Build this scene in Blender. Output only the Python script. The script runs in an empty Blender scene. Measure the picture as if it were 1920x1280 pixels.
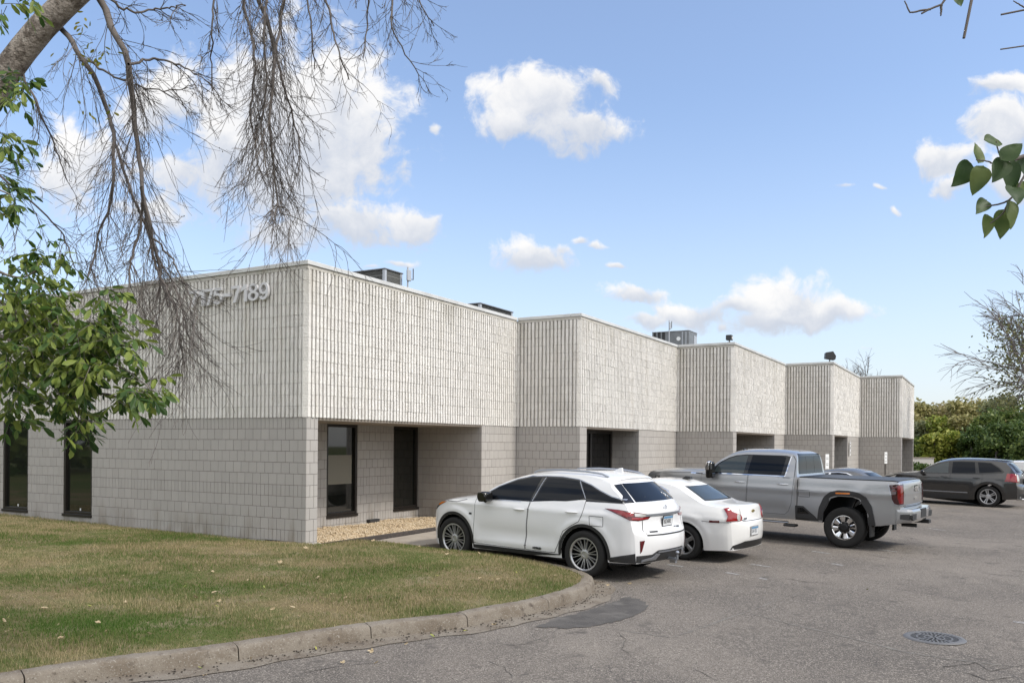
import bpy, bmesh, math, random
import numpy as np
from mathutils import Vector, Matrix
from mathutils.bvhtree import BVHTree
random.seed(7); RNG=np.random.default_rng(7)
SC=bpy.context.scene; COL=SC.collection
R=math.radians
# ------------------------------------------------------------------ camera
CAMH=2.12; ROLL=.007541
cam=bpy.data.cameras.new('camera'); cam.sensor_width=36; cam.lens=1585.29/1920*36
cam.shift_x=0.0; cam.shift_y=(832.995-640)/1920; cam.clip_end=3000; cam.clip_start=.05
co=bpy.data.objects.new('camera',cam); COL.objects.link(co); SC.camera=co
_c,_s=math.cos(ROLL),math.sin(ROLL)
_r=Vector((_c,0,_s)); _u=Vector((-_s,0,_c)); _b=Vector((0,-1,0))
co.matrix_world=Matrix(((_r.x,_u.x,_b.x,0),(_r.y,_u.y,_b.y,0),(_r.z,_u.z,_b.z,CAMH),(0,0,0,1)))
# ------------------------------------------------------------------ world: sky and clouds
SUN_EL=R(46); SUN_H=np.array([.895,-.446])
W=bpy.data.worlds.new("World"); SC.world=W; W.use_nodes=True
nt=W.node_tree; nt.nodes.clear(); N=nt.nodes; LK=nt.links
def nd(t,**k):
    n=N.new(t)
    for a,v in k.items(): setattr(n,a,v)
    return n
def wm(op,a,b=None,clamp=False):
    n=nd('ShaderNodeMath',operation=op,use_clamp=clamp)
    for i,x in enumerate((a,b)):
        if x is None: continue
        if isinstance(x,(int,float)): n.inputs[i].default_value=x
        else: LK.new(x,n.inputs[i])
    return n.outputs[0]
sky=nd('ShaderNodeTexSky',sky_type='NISHITA',sun_disc=False,sun_elevation=SUN_EL,sun_rotation=math.atan2(SUN_H[0],SUN_H[1]))
sky.air_density=1.0; sky.dust_density=1.6; sky.ozone_density=1.0; sky.altitude=200
tc=nd('ShaderNodeTexCoord'); sep=nd('ShaderNodeSeparateXYZ'); LK.new(tc.outputs['Generated'],sep.inputs[0])
yy=wm('MAXIMUM',sep.outputs[1],.03)
u_=wm('DIVIDE',sep.outputs[0],yy); v_=wm('DIVIDE',sep.outputs[2],yy)
cxy=nd('ShaderNodeCombineXYZ'); LK.new(u_,cxy.inputs[0]); LK.new(v_,cxy.inputs[1])
def noise(vec,scale,detail,rough=.55,dist=0.):
    n=nd('ShaderNodeTexNoise'); n.inputs['Scale'].default_value=scale; n.inputs['Detail'].default_value=detail
    n.inputs['Roughness'].default_value=rough; n.inputs['Distortion'].default_value=dist
    LK.new(vec,n.inputs['Vector']); return n.outputs['Fac']
# domain warp
nw=nd('ShaderNodeTexNoise'); nw.inputs['Scale'].default_value=9; nw.inputs['Detail'].default_value=4; LK.new(cxy.outputs[0],nw.inputs['Vector'])
sb=nd('ShaderNodeVectorMath',operation='SUBTRACT'); LK.new(nw.outputs['Color'],sb.inputs[0]); sb.inputs[1].default_value=(.5,.5,.5)
scl=nd('ShaderNodeVectorMath',operation='SCALE'); LK.new(sb.outputs[0],scl.inputs[0]); scl.inputs['Scale'].default_value=.07
wp=nd('ShaderNodeVectorMath',operation='ADD'); LK.new(cxy.outputs[0],wp.inputs[0]); LK.new(scl.outputs[0],wp.inputs[1])
f1=noise(wp.outputs[0],16,9,.62); f2=noise(wp.outputs[0],46,6,.62)
# (px, py, half width, half height, weight) of each cumulus
CL=[(1010,195,110,60,1),(1100,240,85,38,1),(955,235,60,38,1),(1110,160,45,35,.8),
    (560,250,150,140,1.1),(470,160,80,80,1),(640,180,75,70,1),(430,300,70,70,1),(690,250,50,70,.8),(560,330,120,70,.9),
    (640,415,120,38,1),(780,415,45,32,.9),(520,430,80,36,.8),(300,200,95,75,.8),(180,300,110,80,.7),(330,330,90,60,.7),(250,400,90,40,.6),(110,330,80,60,.6),
    (1000,480,68,32,1),(1045,465,30,20,.7),(1085,447,26,14,.75),(1115,455,28,10,.6),(1150,493,34,12,.7),(1190,550,72,24,1),
    (1280,582,80,24,1),(1390,578,50,24,1),(1470,572,82,50,1.2),(1545,588,66,26,1.1),(1440,605,80,28,1.1),(1330,588,90,26,1.0),(1205,602,55,20,.9),(1360,612,30,13,.7),
    (1860,165,80,28,.9),(1880,230,90,45,1),(1765,295,60,38,.95),(1790,350,60,25,.8),(1900,330,60,45,.9),(1575,345,34,12,.45),(1640,345,22,12,.5),(1660,378,22,10,.4),
    (1630,655,40,8,.4),(760,310,22,55,.45),(745,490,35,10,.6),(808,232,12,14,.5),(690,500,40,9,.4)]
best=None;num=None;den=None
for (px,py,hw,hh,wt) in CL:
    a=nd('ShaderNodeVectorMath',operation='SUBTRACT'); LK.new(wp.outputs[0],a.inputs[0])
    hw*=1.16 if px<850 else .95; hh*=1.18 if px<850 else .95; a.inputs[1].default_value=((px-960)/1585.,(833-py)/1585.,0)
    m=nd('ShaderNodeVectorMath',operation='MULTIPLY'); LK.new(a.outputs[0],m.inputs[0]); m.inputs[1].default_value=(1585./hw,1585./hh,0)
    l=nd('ShaderNodeVectorMath',operation='LENGTH'); LK.new(m.outputs[0],l.inputs[0])
    d=wm('SUBTRACT',wt,l.outputs['Value'])
    s2=nd('ShaderNodeSeparateXYZ'); LK.new(m.outputs[0],s2.inputs[0])
    w_=wm('POWER',2.718,wm('MULTIPLY',d,4.0)); h_=wm('MULTIPLY',w_,s2.outputs[1])
    num=h_ if num is None else wm('ADD',num,h_); den=w_ if den is None else wm('ADD',den,w_)
    if best is None: best=d
    else:
        n=nd('ShaderNodeMath',operation='SMOOTH_MAX'); LK.new(d,n.inputs[0]); LK.new(best,n.inputs[1]); n.inputs[2].default_value=.35; best=n.outputs[0]
bh=wm('DIVIDE',num,den)
fr=wm('ADD',wm('MULTIPLY',wm('SUBTRACT',f1,.5),2.9),wm('MULTIPLY',wm('SUBTRACT',f2,.5),.8))
dens=wm('ADD',wm('ADD',best,.20),fr)
front=wm('GREATER_THAN',sep.outputs[1],.12)
def ramp(x,lo,hi):
    n=nd('ShaderNodeMapRange',interpolation_type='SMOOTHSTEP'); LK.new(x,n.inputs['Value']); n.inputs['From Min'].default_value=lo; n.inputs['From Max'].default_value=hi; return n.outputs[0]
alpha_f=wm('MULTIPLY',ramp(dens,-.05,.62),front)
# the rest of the dome (out of frame): dense noise clouds thickened for fill light
zz=wm('MAXIMUM',sep.outputs[2],.05)
cp=nd('ShaderNodeCombineXYZ'); LK.new(wm('DIVIDE',sep.outputs[0],zz),cp.inputs[0]); LK.new(wm('DIVIDE',sep.outputs[1],zz),cp.inputs[1])
g1=noise(cp.outputs[0],.9,6,.6)
alpha_b=wm('MULTIPLY',wm('MULTIPLY',ramp(g1,.36,.52),wm('SUBTRACT',1.0,front)),ramp(sep.outputs[2],.02,.2))
alpha=wm('ADD',alpha_f,alpha_b,True)
shade=ramp(wm('ADD',wm('ADD',bh,wm('MULTIPLY',fr,1.1)),wm('MULTIPLY',dens,-.22)),-1.0,.75)
CLOUD_LIT=(.425,.42,.415); CLOUD_DARK=(.265,.285,.325); CLOUD_FILL=(.66,.655,.645)
cmix=nd('ShaderNodeMix',data_type='RGBA'); LK.new(shade,cmix.inputs['Factor']); cmix.inputs['A'].default_value=(*CLOUD_DARK,1); cmix.inputs['B'].default_value=(*CLOUD_LIT,1)
# unseen clouds behind the camera, brightened to act as fill light
cb=nd('ShaderNodeMix',data_type='RGBA'); LK.new(front,cb.inputs['Factor']); cb.inputs['A'].default_value=(*CLOUD_FILL,1); LK.new(cmix.outputs['Result'],cb.inputs['B'])
SKY_S=.088
sks=nd('ShaderNodeVectorMath',operation='MULTIPLY'); LK.new(sky.outputs[0],sks.inputs[0]); sks.inputs[1].default_value=(SKY_S*.95,SKY_S*1.03,SKY_S*1.13)
# thin high haze that whitens the blue a little
hz=nd('ShaderNodeMix',data_type='RGBA'); LK.new(wm('ADD',.10,wm('MULTIPLY',wm('POWER',wm('SUBTRACT',1.0,wm('MINIMUM',wm('MAXIMUM',wm('MULTIPLY',sep.outputs[2],2.6),0.0),1.0)),1.6),.62)),hz.inputs['Factor']); LK.new(sks.outputs[0],hz.inputs['A']); hz.inputs['B'].default_value=(.365,.378,.405,1)
fin=nd('ShaderNodeMix',data_type='RGBA'); LK.new(wm('MULTIPLY',alpha,.97),fin.inputs['Factor']); LK.new(hz.outputs['Result'],fin.inputs['A']); LK.new(cb.outputs['Result'],fin.inputs['B'])
bg=nd('ShaderNodeBackground'); bg.inputs['Strength'].default_value=1.0; LK.new(fin.outputs['Result'],bg.inputs['Color'])
ow=nd('ShaderNodeOutputWorld'); LK.new(bg.outputs[0],ow.inputs[0])
W.cycles.sampling_method='MANUAL'; W.cycles.sample_map_resolution=1024
# ------------------------------------------------------------------ sun, exposure
sd=bpy.data.lights.new('sun','SUN'); sd.energy=1.25; sd.angle=R(9); sd.color=(1,.955,.89)
so=bpy.data.objects.new('sun',sd); COL.objects.link(so)
_sv=Vector((SUN_H[0]*math.cos(SUN_EL),SUN_H[1]*math.cos(SUN_EL),math.sin(SUN_EL)))
so.rotation_euler=_sv.to_track_quat('Z','Y').to_euler(); so.location=(20,20,40)
vs=SC.view_settings; vs.view_transform='Standard'; vs.look='None'; vs.gamma=1; vs.exposure=1.26; vs.use_curve_mapping=False
SC.render.engine='CYCLES'; SC.cycles.max_bounces=6; SC.cycles.use_denoising=True; SC.cycles.caustics_reflective=False; SC.cycles.caustics_refractive=False
SC.cycles.transparent_max_bounces=8
# ------------------------------------------------------------------ helpers
def tag(o,label=None,cat=None,group=None,kind=None):
    if label: o['label']=label
    if cat: o['category']=cat
    if group: o['group']=group
    if kind: o['kind']=kind
    return o
def empty(name,loc=(0,0,0),rz=0,label=None,cat=None,group=None,mat=None):
    o=bpy.data.objects.new(name,None); COL.objects.link(o); o.empty_display_size=.2
    if mat is not None: o.matrix_world=mat
    else: o.location=loc; o.rotation_euler=(0,0,rz)
    return tag(o,label,cat,group)
def put(name,me,parent=None,mats=None,loc=None):
    o=bpy.data.objects.new(name,me); COL.objects.link(o)
    if parent is not None: o.parent=parent
    if loc is not None: o.location=loc
    if mats is not None:
        for m in (mats if isinstance(mats,(list,tuple)) else [mats]): me.materials.append(m)
    return o
def mesh_np(name,V,F,smooth=False,mi=None):
    """V (n,3); F list of index arrays, each (m,k)"""
    V=np.asarray(V,np.float32); me=bpy.data.meshes.new(name)
    if not isinstance(F,(list,tuple)) or (len(F) and np.ndim(F[0])<2): F=[np.asarray(F)]
    F=[np.asarray(f,np.int32) for f in F if len(f)]
    me.vertices.add(len(V)); me.vertices.foreach_set('co',V.ravel())
    tot=sum(f.size for f in F); npoly=sum(len(f) for f in F)
    me.loops.add(tot); me.loops.foreach_set('vertex_index',np.concatenate([f.ravel() for f in F]))
    me.polygons.add(npoly); sizes=np.concatenate([np.full(len(f),f.shape[1]) for f in F])
    me.polygons.foreach_set('loop_start',np.concatenate([[0],np.cumsum(sizes)[:-1]]).astype(np.int32))
    if mi is not None: me.polygons.foreach_set('material_index',np.asarray(mi,np.int32))
    me.polygons.foreach_set('use_smooth',np.full(npoly,smooth))
    me.update(calc_edges=True); return me
class MB:
    def __init__(s): s.v=[];s.f=[];s.m=[]
    def add(s,V,F,m=0):
        n=len(s.v); s.v+= [tuple(map(float,p)) for p in V]; s.f+=[tuple(i+n for i in f) for f in F]; s.m+=[m]*len(F); return s
    def box(s,x0,x1,y0,y1,z0,z1,m=0):
        return s.add([(x0,y0,z0),(x1,y0,z0),(x1,y1,z0),(x0,y1,z0),(x0,y0,z1),(x1,y0,z1),(x1,y1,z1),(x0,y1,z1)],
          [(0,3,2,1),(4,5,6,7),(0,1,5,4),(1,2,6,5),(2,3,7,6),(3,0,4,7)],m)
    def prism(s,poly,axis,a,b,m=0):
        """extrude a 2-D polygon along axis ('x','y','z') from a to b"""
        k=len(poly)
        def P(p,t): return (t,p[0],p[1]) if axis=='x' else ((p[0],t,p[1]) if axis=='y' else (p[0],p[1],t))
        V=[P(p,a) for p in poly]+[P(p,b) for p in poly]
        F=[tuple(range(k))[::-1],tuple(range(k,2*k))]+[(i,(i+1)%k,k+(i+1)%k,k+i) for i in range(k)]
        return s.add(V,F,m)
    def tube(s,pts,r,n=8,m=0,cap=True):
        P=[Vector(p) for p in pts]; rr=r if isinstance(r,(list,tuple)) else [r]*len(P); b=len(s.v); t0=None; V=[]
        for i,p in enumerate(P):
            t=(P[min(i+1,len(P)-1)]-P[max(i-1,0)]).normalized()
            if t0 is None: a=t.orthogonal().normalized()
            else: a=(a-t*a.dot(t)).normalized()
            t0=t; c=t.cross(a)
            for k in range(n):
                an=2*math.pi*k/n; V.append(p+(a*math.cos(an)+c*math.sin(an))*rr[i])
        F=[(i*n+k,i*n+(k+1)%n,(i+1)*n+(k+1)%n,(i+1)*n+k) for i in range(len(P)-1) for k in range(n)]
        if cap: F+=[tuple(range(n))[::-1],tuple((len(P)-1)*n+k for k in range(n))]
        return s.add(V,F,m)
    def lathe(s,prof,n=32,m=0,axis='y'):
        """prof: list of (radius, height along axis)"""
        V=[]
        for r_,h in prof:
            for k in range(n):
                a=2*math.pi*k/n; c,d=r_*math.cos(a),r_*math.sin(a)
                V.append((c,h,d) if axis=='y' else ((c,d,h) if axis=='z' else (h,c,d)))
        F=[(i*n+k,i*n+(k+1)%n,(i+1)*n+(k+1)%n,(i+1)*n+k) for i in range(len(prof)-1) for k in range(n)]
        return s.add(V,F,m)
    def mesh(s,name,smooth=False,bevel=0,fix=True,sharp=None):
        me=bpy.data.meshes.new(name); me.from_pydata(s.v,[],s.f)
        me.polygons.foreach_set('material_index',s.m); 
        if fix or bevel:
            bm=bmesh.new(); bm.from_mesh(me)
            if bevel:
                bmesh.ops.bevel(bm,geom=list(bm.edges),offset=bevel,segments=1,affect='EDGES',clamp_overlap=True)
            bmesh.ops.recalc_face_normals(bm,faces=bm.faces); bm.to_mesh(me); bm.free()
        me.polygons.foreach_set('use_smooth',[smooth]*len(me.polygons))
        if smooth and sharp: me.set_sharp_from_angle(angle=R(sharp))
        me.update(); return me
    def build(s,name,mat=None,parent=None,smooth=False,bevel=0,sharp=35,fix=True):
        return put(name,s.mesh(name,smooth,bevel,fix,sharp),parent,mat)
class NB:
    """numpy mesh accumulator for foliage, twigs, grass"""
    def __init__(s): s.V=[];s.Q=[];s.T=[];s.n=0;s.mq=[]
    def add(s,V,Q=None,T=None,mq=None):
        V=np.asarray(V,np.float32).reshape(-1,3)
        if mq is not None: s.mq.append(mq)
        if Q is not None and len(Q): s.Q.append(np.asarray(Q,np.int32)+s.n)
        if T is not None and len(T): s.T.append(np.asarray(T,np.int32)+s.n)
        s.V.append(V); s.n+=len(V)
    def build(s,name,mat,parent=None,smooth=False):
        F=[]
        if s.Q: F.append(np.concatenate(s.Q))
        if s.T: F.append(np.concatenate(s.T))
        mi=None
        if s.mq: mi=np.concatenate(s.mq+[np.zeros(sum(len(t) for t in s.T),int)])
        return put(name,mesh_np(name,np.concatenate(s.V),F,smooth,mi),parent,mat)
def tube_np(nb,pts,rad,n=4):
    P=np.asarray(pts,float); k=len(P)
    if k<2: return
    T=np.gradient(P,axis=0); T/=np.linalg.norm(T,axis=1)[:,None]+1e-9
    ref=np.array([.31,.52,.79]); A=np.cross(T,ref); A/=np.linalg.norm(A,axis=1)[:,None]+1e-9; B=np.cross(T,A)
    an=np.arange(n)*2*np.pi/n; rad=np.broadcast_to(np.asarray(rad,float),(k,))
    V=P[:,None,:]+(A[:,None,:]*np.cos(an)[None,:,None]+B[:,None,:]*np.sin(an)[None,:,None])*rad[:,None,None]
    i=np.arange(k-1)[:,None]*n; j=np.arange(n)[None,:]; j2=(j+1)%n
    Q=np.stack([i+j,i+j2,i+n+j2,i+n+j],-1).reshape(-1,4); nb.add(V,Q)
LEAF=np.array([(0,0,0),(.3,.17,.03),(.72,.2,.02),(1,0,-.05),(.72,-.2,.02),(.3,-.17,.03),(.35,0,-.015),(.72,0,-.02)],float)
LEAFT=np.array([(0,1,6),(1,2,7),(1,7,6),(2,3,7),(0,6,5),(5,6,7),(5,7,4),(4,7,3)])
def leaves_np(nb,pos,dirs,size,rng,width=1.0,droop=.0):
    """leaf shaped meshes: pos (n,3), dirs (n,3) pointing along the midrib"""
    n=len(pos); D=dirs/(np.linalg.norm(dirs,axis=1)[:,None]+1e-9)
    up=rng.normal(size=(n,3))*.55+np.array([0,0,1.]); S=np.cross(up,D); S/=np.linalg.norm(S,axis=1)[:,None]+1e-9; U=np.cross(D,S)
    L=LEAF.copy(); sz=np.broadcast_to(np.asarray(size,float),(n,))
    V=pos[:,None,:]+sz[:,None,None]*(D[:,None,:]*L[None,:,0:1]+S[:,None,:]*L[None,:,1:2]*width+U[:,None,:]*L[None,:,2:3])
    k=len(L); T=(LEAFT[None]+np.arange(n)[:,None,None]*k).reshape(-1,3); nb.add(V,None,T)
def cards_np(nb,pos,size,rng):
    """small folded leaf clumps (two triangles) with random attitude"""
    n=len(pos); A=rng.normal(size=(n,3)); A/=np.linalg.norm(A,axis=1)[:,None]; B=np.cross(A,rng.normal(size=(n,3))); B/=np.linalg.norm(B,axis=1)[:,None]+1e-9
    sz=np.broadcast_to(np.asarray(size,float),(n,))[:,None]
    V=np.stack([pos-A*sz*.5,pos+B*sz*.32,pos+A*sz*.5,pos-B*sz*.32],1); i=np.arange(n)[:,None]*4
    nb.add(V,None,np.concatenate([i+np.array([[0,1,2]]),i+np.array([[0,2,3]])]))
# ---- materials
def M(name,base,rough=.7,metal=0,var=None,bump=None,coat=0,spec=.5,coords='pos',emit=None,trans=0):
    """var: (other colour, noise scale, contrast lo, hi, detail); bump: (scale, strength, distance)"""
    m=bpy.data.materials.new(name); m.use_nodes=True; t=m.node_tree; b=t.nodes['Principled BSDF']
    b.inputs['Base Color'].default_value=(*base,1); b.inputs['Roughness'].default_value=rough; b.inputs['Metallic'].default_value=metal
    b.inputs['Specular IOR Level'].default_value=spec
    if coat: b.inputs['Coat Weight'].default_value=coat; b.inputs['Coat Roughness'].default_value=.03
    m['_']=0
    g=t.nodes.new('ShaderNodeNewGeometry').outputs['Position'] if coords=='pos' else t.nodes.new('ShaderNodeTexCoord').outputs['Object']
    if var:
        vs=var if isinstance(var[0][0],(tuple,list)) else [var]
        cur=None
        for (c2,sc,lo,hi,det) in vs:
            n=t.nodes.new('ShaderNodeTexNoise'); n.inputs['Detail'].default_value=det; n.inputs['Roughness'].default_value=.6
            if isinstance(sc,(tuple,list)):
                mp=t.nodes.new('ShaderNodeMapping'); mp.inputs['Scale'].default_value=sc; t.links.new(g,mp.inputs[0]); t.links.new(mp.outputs[0],n.inputs['Vector']); n.inputs['Scale'].default_value=1
            else: t.links.new(g,n.inputs['Vector']); n.inputs['Scale'].default_value=sc
            mr=t.nodes.new('ShaderNodeMapRange'); mr.interpolation_type='SMOOTHSTEP'; mr.inputs['From Min'].default_value=lo; mr.inputs['From Max'].default_value=hi; t.links.new(n.outputs['Fac'],mr.inputs['Value'])
            x=t.nodes.new('ShaderNodeMix'); x.data_type='RGBA'; t.links.new(mr.outputs[0],x.inputs['Factor'])
            if cur is None: x.inputs['A'].default_value=(*base,1)
            else: t.links.new(cur,x.inputs['A'])
            x.inputs['B'].default_value=(*c2,1); cur=x.outputs['Result']
        t.links.new(cur,b.inputs['Base Color'])
    if bump:
        bs=bump if isinstance(bump[0],(tuple,list)) else [bump]; prev=None
        for (sc,st,di) in bs:
            n=t.nodes.new('ShaderNodeTexNoise'); n.inputs['Scale'].default_value=sc; n.inputs['Detail'].default_value=5; t.links.new(g,n.inputs['Vector'])
            bp=t.nodes.new('ShaderNodeBump'); bp.inputs['Strength'].default_value=st; bp.inputs['Distance'].default_value=di; t.links.new(n.outputs['Fac'],bp.inputs['Height'])
            if prev: t.links.new(prev,bp.inputs['Normal'])
            prev=bp.outputs[0]
        t.links.new(prev,b.inputs['Normal'])
    if emit: b.inputs['Emission Color'].default_value=(*emit[0],1); b.inputs['Emission Strength'].default_value=emit[1]
    del m['_']; return m
def leafmat(name,c1,c2,c3,scale=3,trans=.35,rnd=True,rough=.5):
    m=bpy.data.materials.new(name); m.use_nodes=True; t=m.node_tree; t.nodes.clear()
    o=t.nodes.new('ShaderNodeOutputMaterial'); b=t.nodes.new('ShaderNodeBsdfPrincipled'); tr=t.nodes.new('ShaderNodeBsdfTranslucent'); mx=t.nodes.new('ShaderNodeMixShader')
    g=t.nodes.new('ShaderNodeNewGeometry'); n=t.nodes.new('ShaderNodeTexNoise'); n.inputs['Scale'].default_value=scale; n.inputs['Detail'].default_value=3; t.links.new(g.outputs['Position'],n.inputs['Vector'])
    ad=t.nodes.new('ShaderNodeMath'); ad.operation='MULTIPLY_ADD'; t.links.new(g.outputs['Random Per Island'],ad.inputs[0]); ad.inputs[1].default_value=.62 if rnd else 0
    t.links.new(n.outputs['Fac'],ad.inputs[2])
    cr=t.nodes.new('ShaderNodeValToRGB'); e=cr.color_ramp.elements; e[0].position=.38; e[0].color=(*c1,1); e[1].position=1.05; e[1].color=(*c3,1); k=e.new(.72); k.color=(*c2,1)
    t.links.new(ad.outputs[0],cr.inputs[0]); t.links.new(cr.outputs[0],b.inputs['Base Color']); b.inputs['Roughness'].default_value=rough; b.inputs['Specular IOR Level'].default_value=.35
    t.links.new(cr.outputs[0],tr.inputs['Color']); mx.inputs[0].default_value=trans; t.links.new(b.outputs[0],mx.inputs[1]); t.links.new(tr.outputs[0],mx.inputs[2]); t.links.new(mx.outputs[0],o.inputs[0])
    return m
# ---- picture <-> place (used only to measure where things stand on the ground)
F_,YH=1585.29,832.995
P0=np.array([1.16,13.5]); GN=np.array([-.79,.613]); GR=np.array([.613,.79])
def gz(x,y):
    dx=np.asarray(x,float)-P0[0]; dy=np.asarray(y,float)-P0[1]
    return .018*np.clip(dx*GN[0]+dy*GN[1],-14,9)+.004*np.clip(dx*GR[0]+dy*GR[1],-20,45)
def ray(px,py):
    dx,dy=px-960,py-YH; u=dx*_c+dy*_s; v=-dx*_s+dy*_c; return u/F_,-v/F_
def gpt(px,py,dz=0.):
    a,b=ray(px,py); Y=10.
    for _ in range(40): Y=(float(gz(a*Y,Y))+dz-CAMH)/b
    return (a*Y,Y,float(gz(a*Y,Y))+dz)
def at(px,py,Y):
    a,b=ray(px,py); return (a*Y,Y,CAMH+b*Y)
TH=.51245; C0=np.array([-3.65171,15.02261]); ZB=.45857+CAMH   # building corner, height of the band's underside
BX=np.array([math.sin(TH),math.cos(TH)]); BY=np.array([-math.cos(TH),math.sin(TH)])
def l2w(x,y,z=0): p=C0+BX*x+BY*y; return (p[0],p[1],z+ZB)
def w2l(X,Y): d=np.array([X,Y])-C0; return float(d@BX),float(d@BY)
# ================================================================== materials of the place
m_asph=M('asphalt',(0.163,0.143,0.124),.95,var=[((0.115,0.102,0.090),.35,.38,.62,5),((0.210,0.185,0.159),.16,.45,.7,4),((0.125,0.111,0.098),(1.1,.28,1),.48,.66,5),((0.360,0.321,0.279),62,.55,.64,2),((0.045,0.040,0.036),78,.55,.64,2),((0.095,0.085,0.076),2.7,.56,.72,7),((0.230,0.204,0.177),21,.54,.70,3),((0.060,0.053,0.049),.9,.66,.78,5)],bump=[(120,.5,.006),(14,.25,.01)],spec=.25)
def cracks(m,dark=(.06,.056,.054)):
    t=m.node_tree; b=t.nodes['Principled BSDF']; src=b.inputs['Base Color'].links[0].from_socket
    g=t.nodes.new('ShaderNodeNewGeometry'); nz=t.nodes.new('ShaderNodeTexNoise'); nz.inputs['Scale'].default_value=1.6; nz.inputs['Detail'].default_value=6; t.links.new(g.outputs['Position'],nz.inputs['Vector'])
    vm=t.nodes.new('ShaderNodeVectorMath'); vm.operation='MULTIPLY_ADD'; t.links.new(nz.outputs['Color'],vm.inputs[0]); vm.inputs[1].default_value=(.55,.55,0); t.links.new(g.outputs['Position'],vm.inputs[2])
    out=src
    for sc,wd,lo,hi,nsc in ((.22,.010,.35,.6,.13),(1.5,.020,.50,.60,.35),(3.3,.034,.54,.64,.5),(7.0,.06,.58,.66,.7)):
        v=t.nodes.new('ShaderNodeTexVoronoi'); v.feature='DISTANCE_TO_EDGE'; v.voronoi_dimensions='2D'; v.inputs['Scale'].default_value=sc; t.links.new(vm.outputs[0],v.inputs['Vector'])
        mr=t.nodes.new('ShaderNodeMapRange'); mr.inputs['From Min'].default_value=0; mr.inputs['From Max'].default_value=wd*(.5 if sc<1 else 1); mr.inputs['To Min'].default_value=1; mr.inputs['To Max'].default_value=0; t.links.new(v.outputs[0],mr.inputs['Value'])
        n2=t.nodes.new('ShaderNodeTexNoise'); n2.inputs['Scale'].default_value=nsc; n2.inputs['Detail'].default_value=2; t.links.new(g.outputs['Position'],n2.inputs['Vector'])
        m2=t.nodes.new('ShaderNodeMapRange'); m2.inputs['From Min'].default_value=lo; m2.inputs['From Max'].default_value=hi; t.links.new(n2.outputs['Fac'],m2.inputs['Value'])
        mu=t.nodes.new('ShaderNodeMath'); mu.operation='MULTIPLY'; t.links.new(mr.outputs[0],mu.inputs[0]); t.links.new(m2.outputs[0],mu.inputs[1])
        mu2=t.nodes.new('ShaderNodeMath'); mu2.operation='MULTIPLY'; t.links.new(mu.outputs[0],mu2.inputs[0]); mu2.inputs[1].default_value=.5
        x=t.nodes.new('ShaderNodeMix'); x.data_type='RGBA'; t.links.new(mu2.outputs[0],x.inputs['Factor']); t.links.new(out,x.inputs['A']); x.inputs['B'].default_value=(*dark,1); out=x.outputs['Result']
    t.links.new(out,b.inputs['Base Color'])
cracks(m_asph)
m_patch=M('asphalt_patch',(.098,.091,.085),.95,var=[((.075,.07,.066),3,.4,.65,4),((.17,.16,.15),95,.60,.70,2),((.14,.13,.12),1.6,.52,.66,4)],bump=[(120,.5,.006)],spec=.25)
m_line=M('worn_paint',(.36,.35,.335),.85,var=[((.16,.152,.145),18,.40,.56,5)],bump=(120,.4,.004))
m_kerb=M('kerb_concrete',(.215,.188,.155),.95,var=[((.155,.128,.10),2.5,.38,.65,6),((.29,.265,.23),55,.56,.68,3),((.10,.082,.068),9,.56,.72,5),((.075,.065,.055),70,.60,.70,3)],bump=[(70,.6,.008),(12,.3,.01)],spec=.2)
m_walk=M('walk_concrete',(.36,.315,.26),.9,var=[((.30,.255,.21),3,.4,.7,5),((.42,.39,.34),60,.6,.7,2)],bump=(90,.3,.004),spec=.2)
m_soil=M('lawn_soil',(.17,.135,.075),1,var=[((.09,.105,.035),.7,.42,.6,4),((.21,.175,.11),2.3,.5,.7,5)],spec=.1)
m_field=M('far_grass',(.075,.10,.03),1,var=((.14,.125,.055),.15,.4,.65,5),spec=.1)
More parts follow.
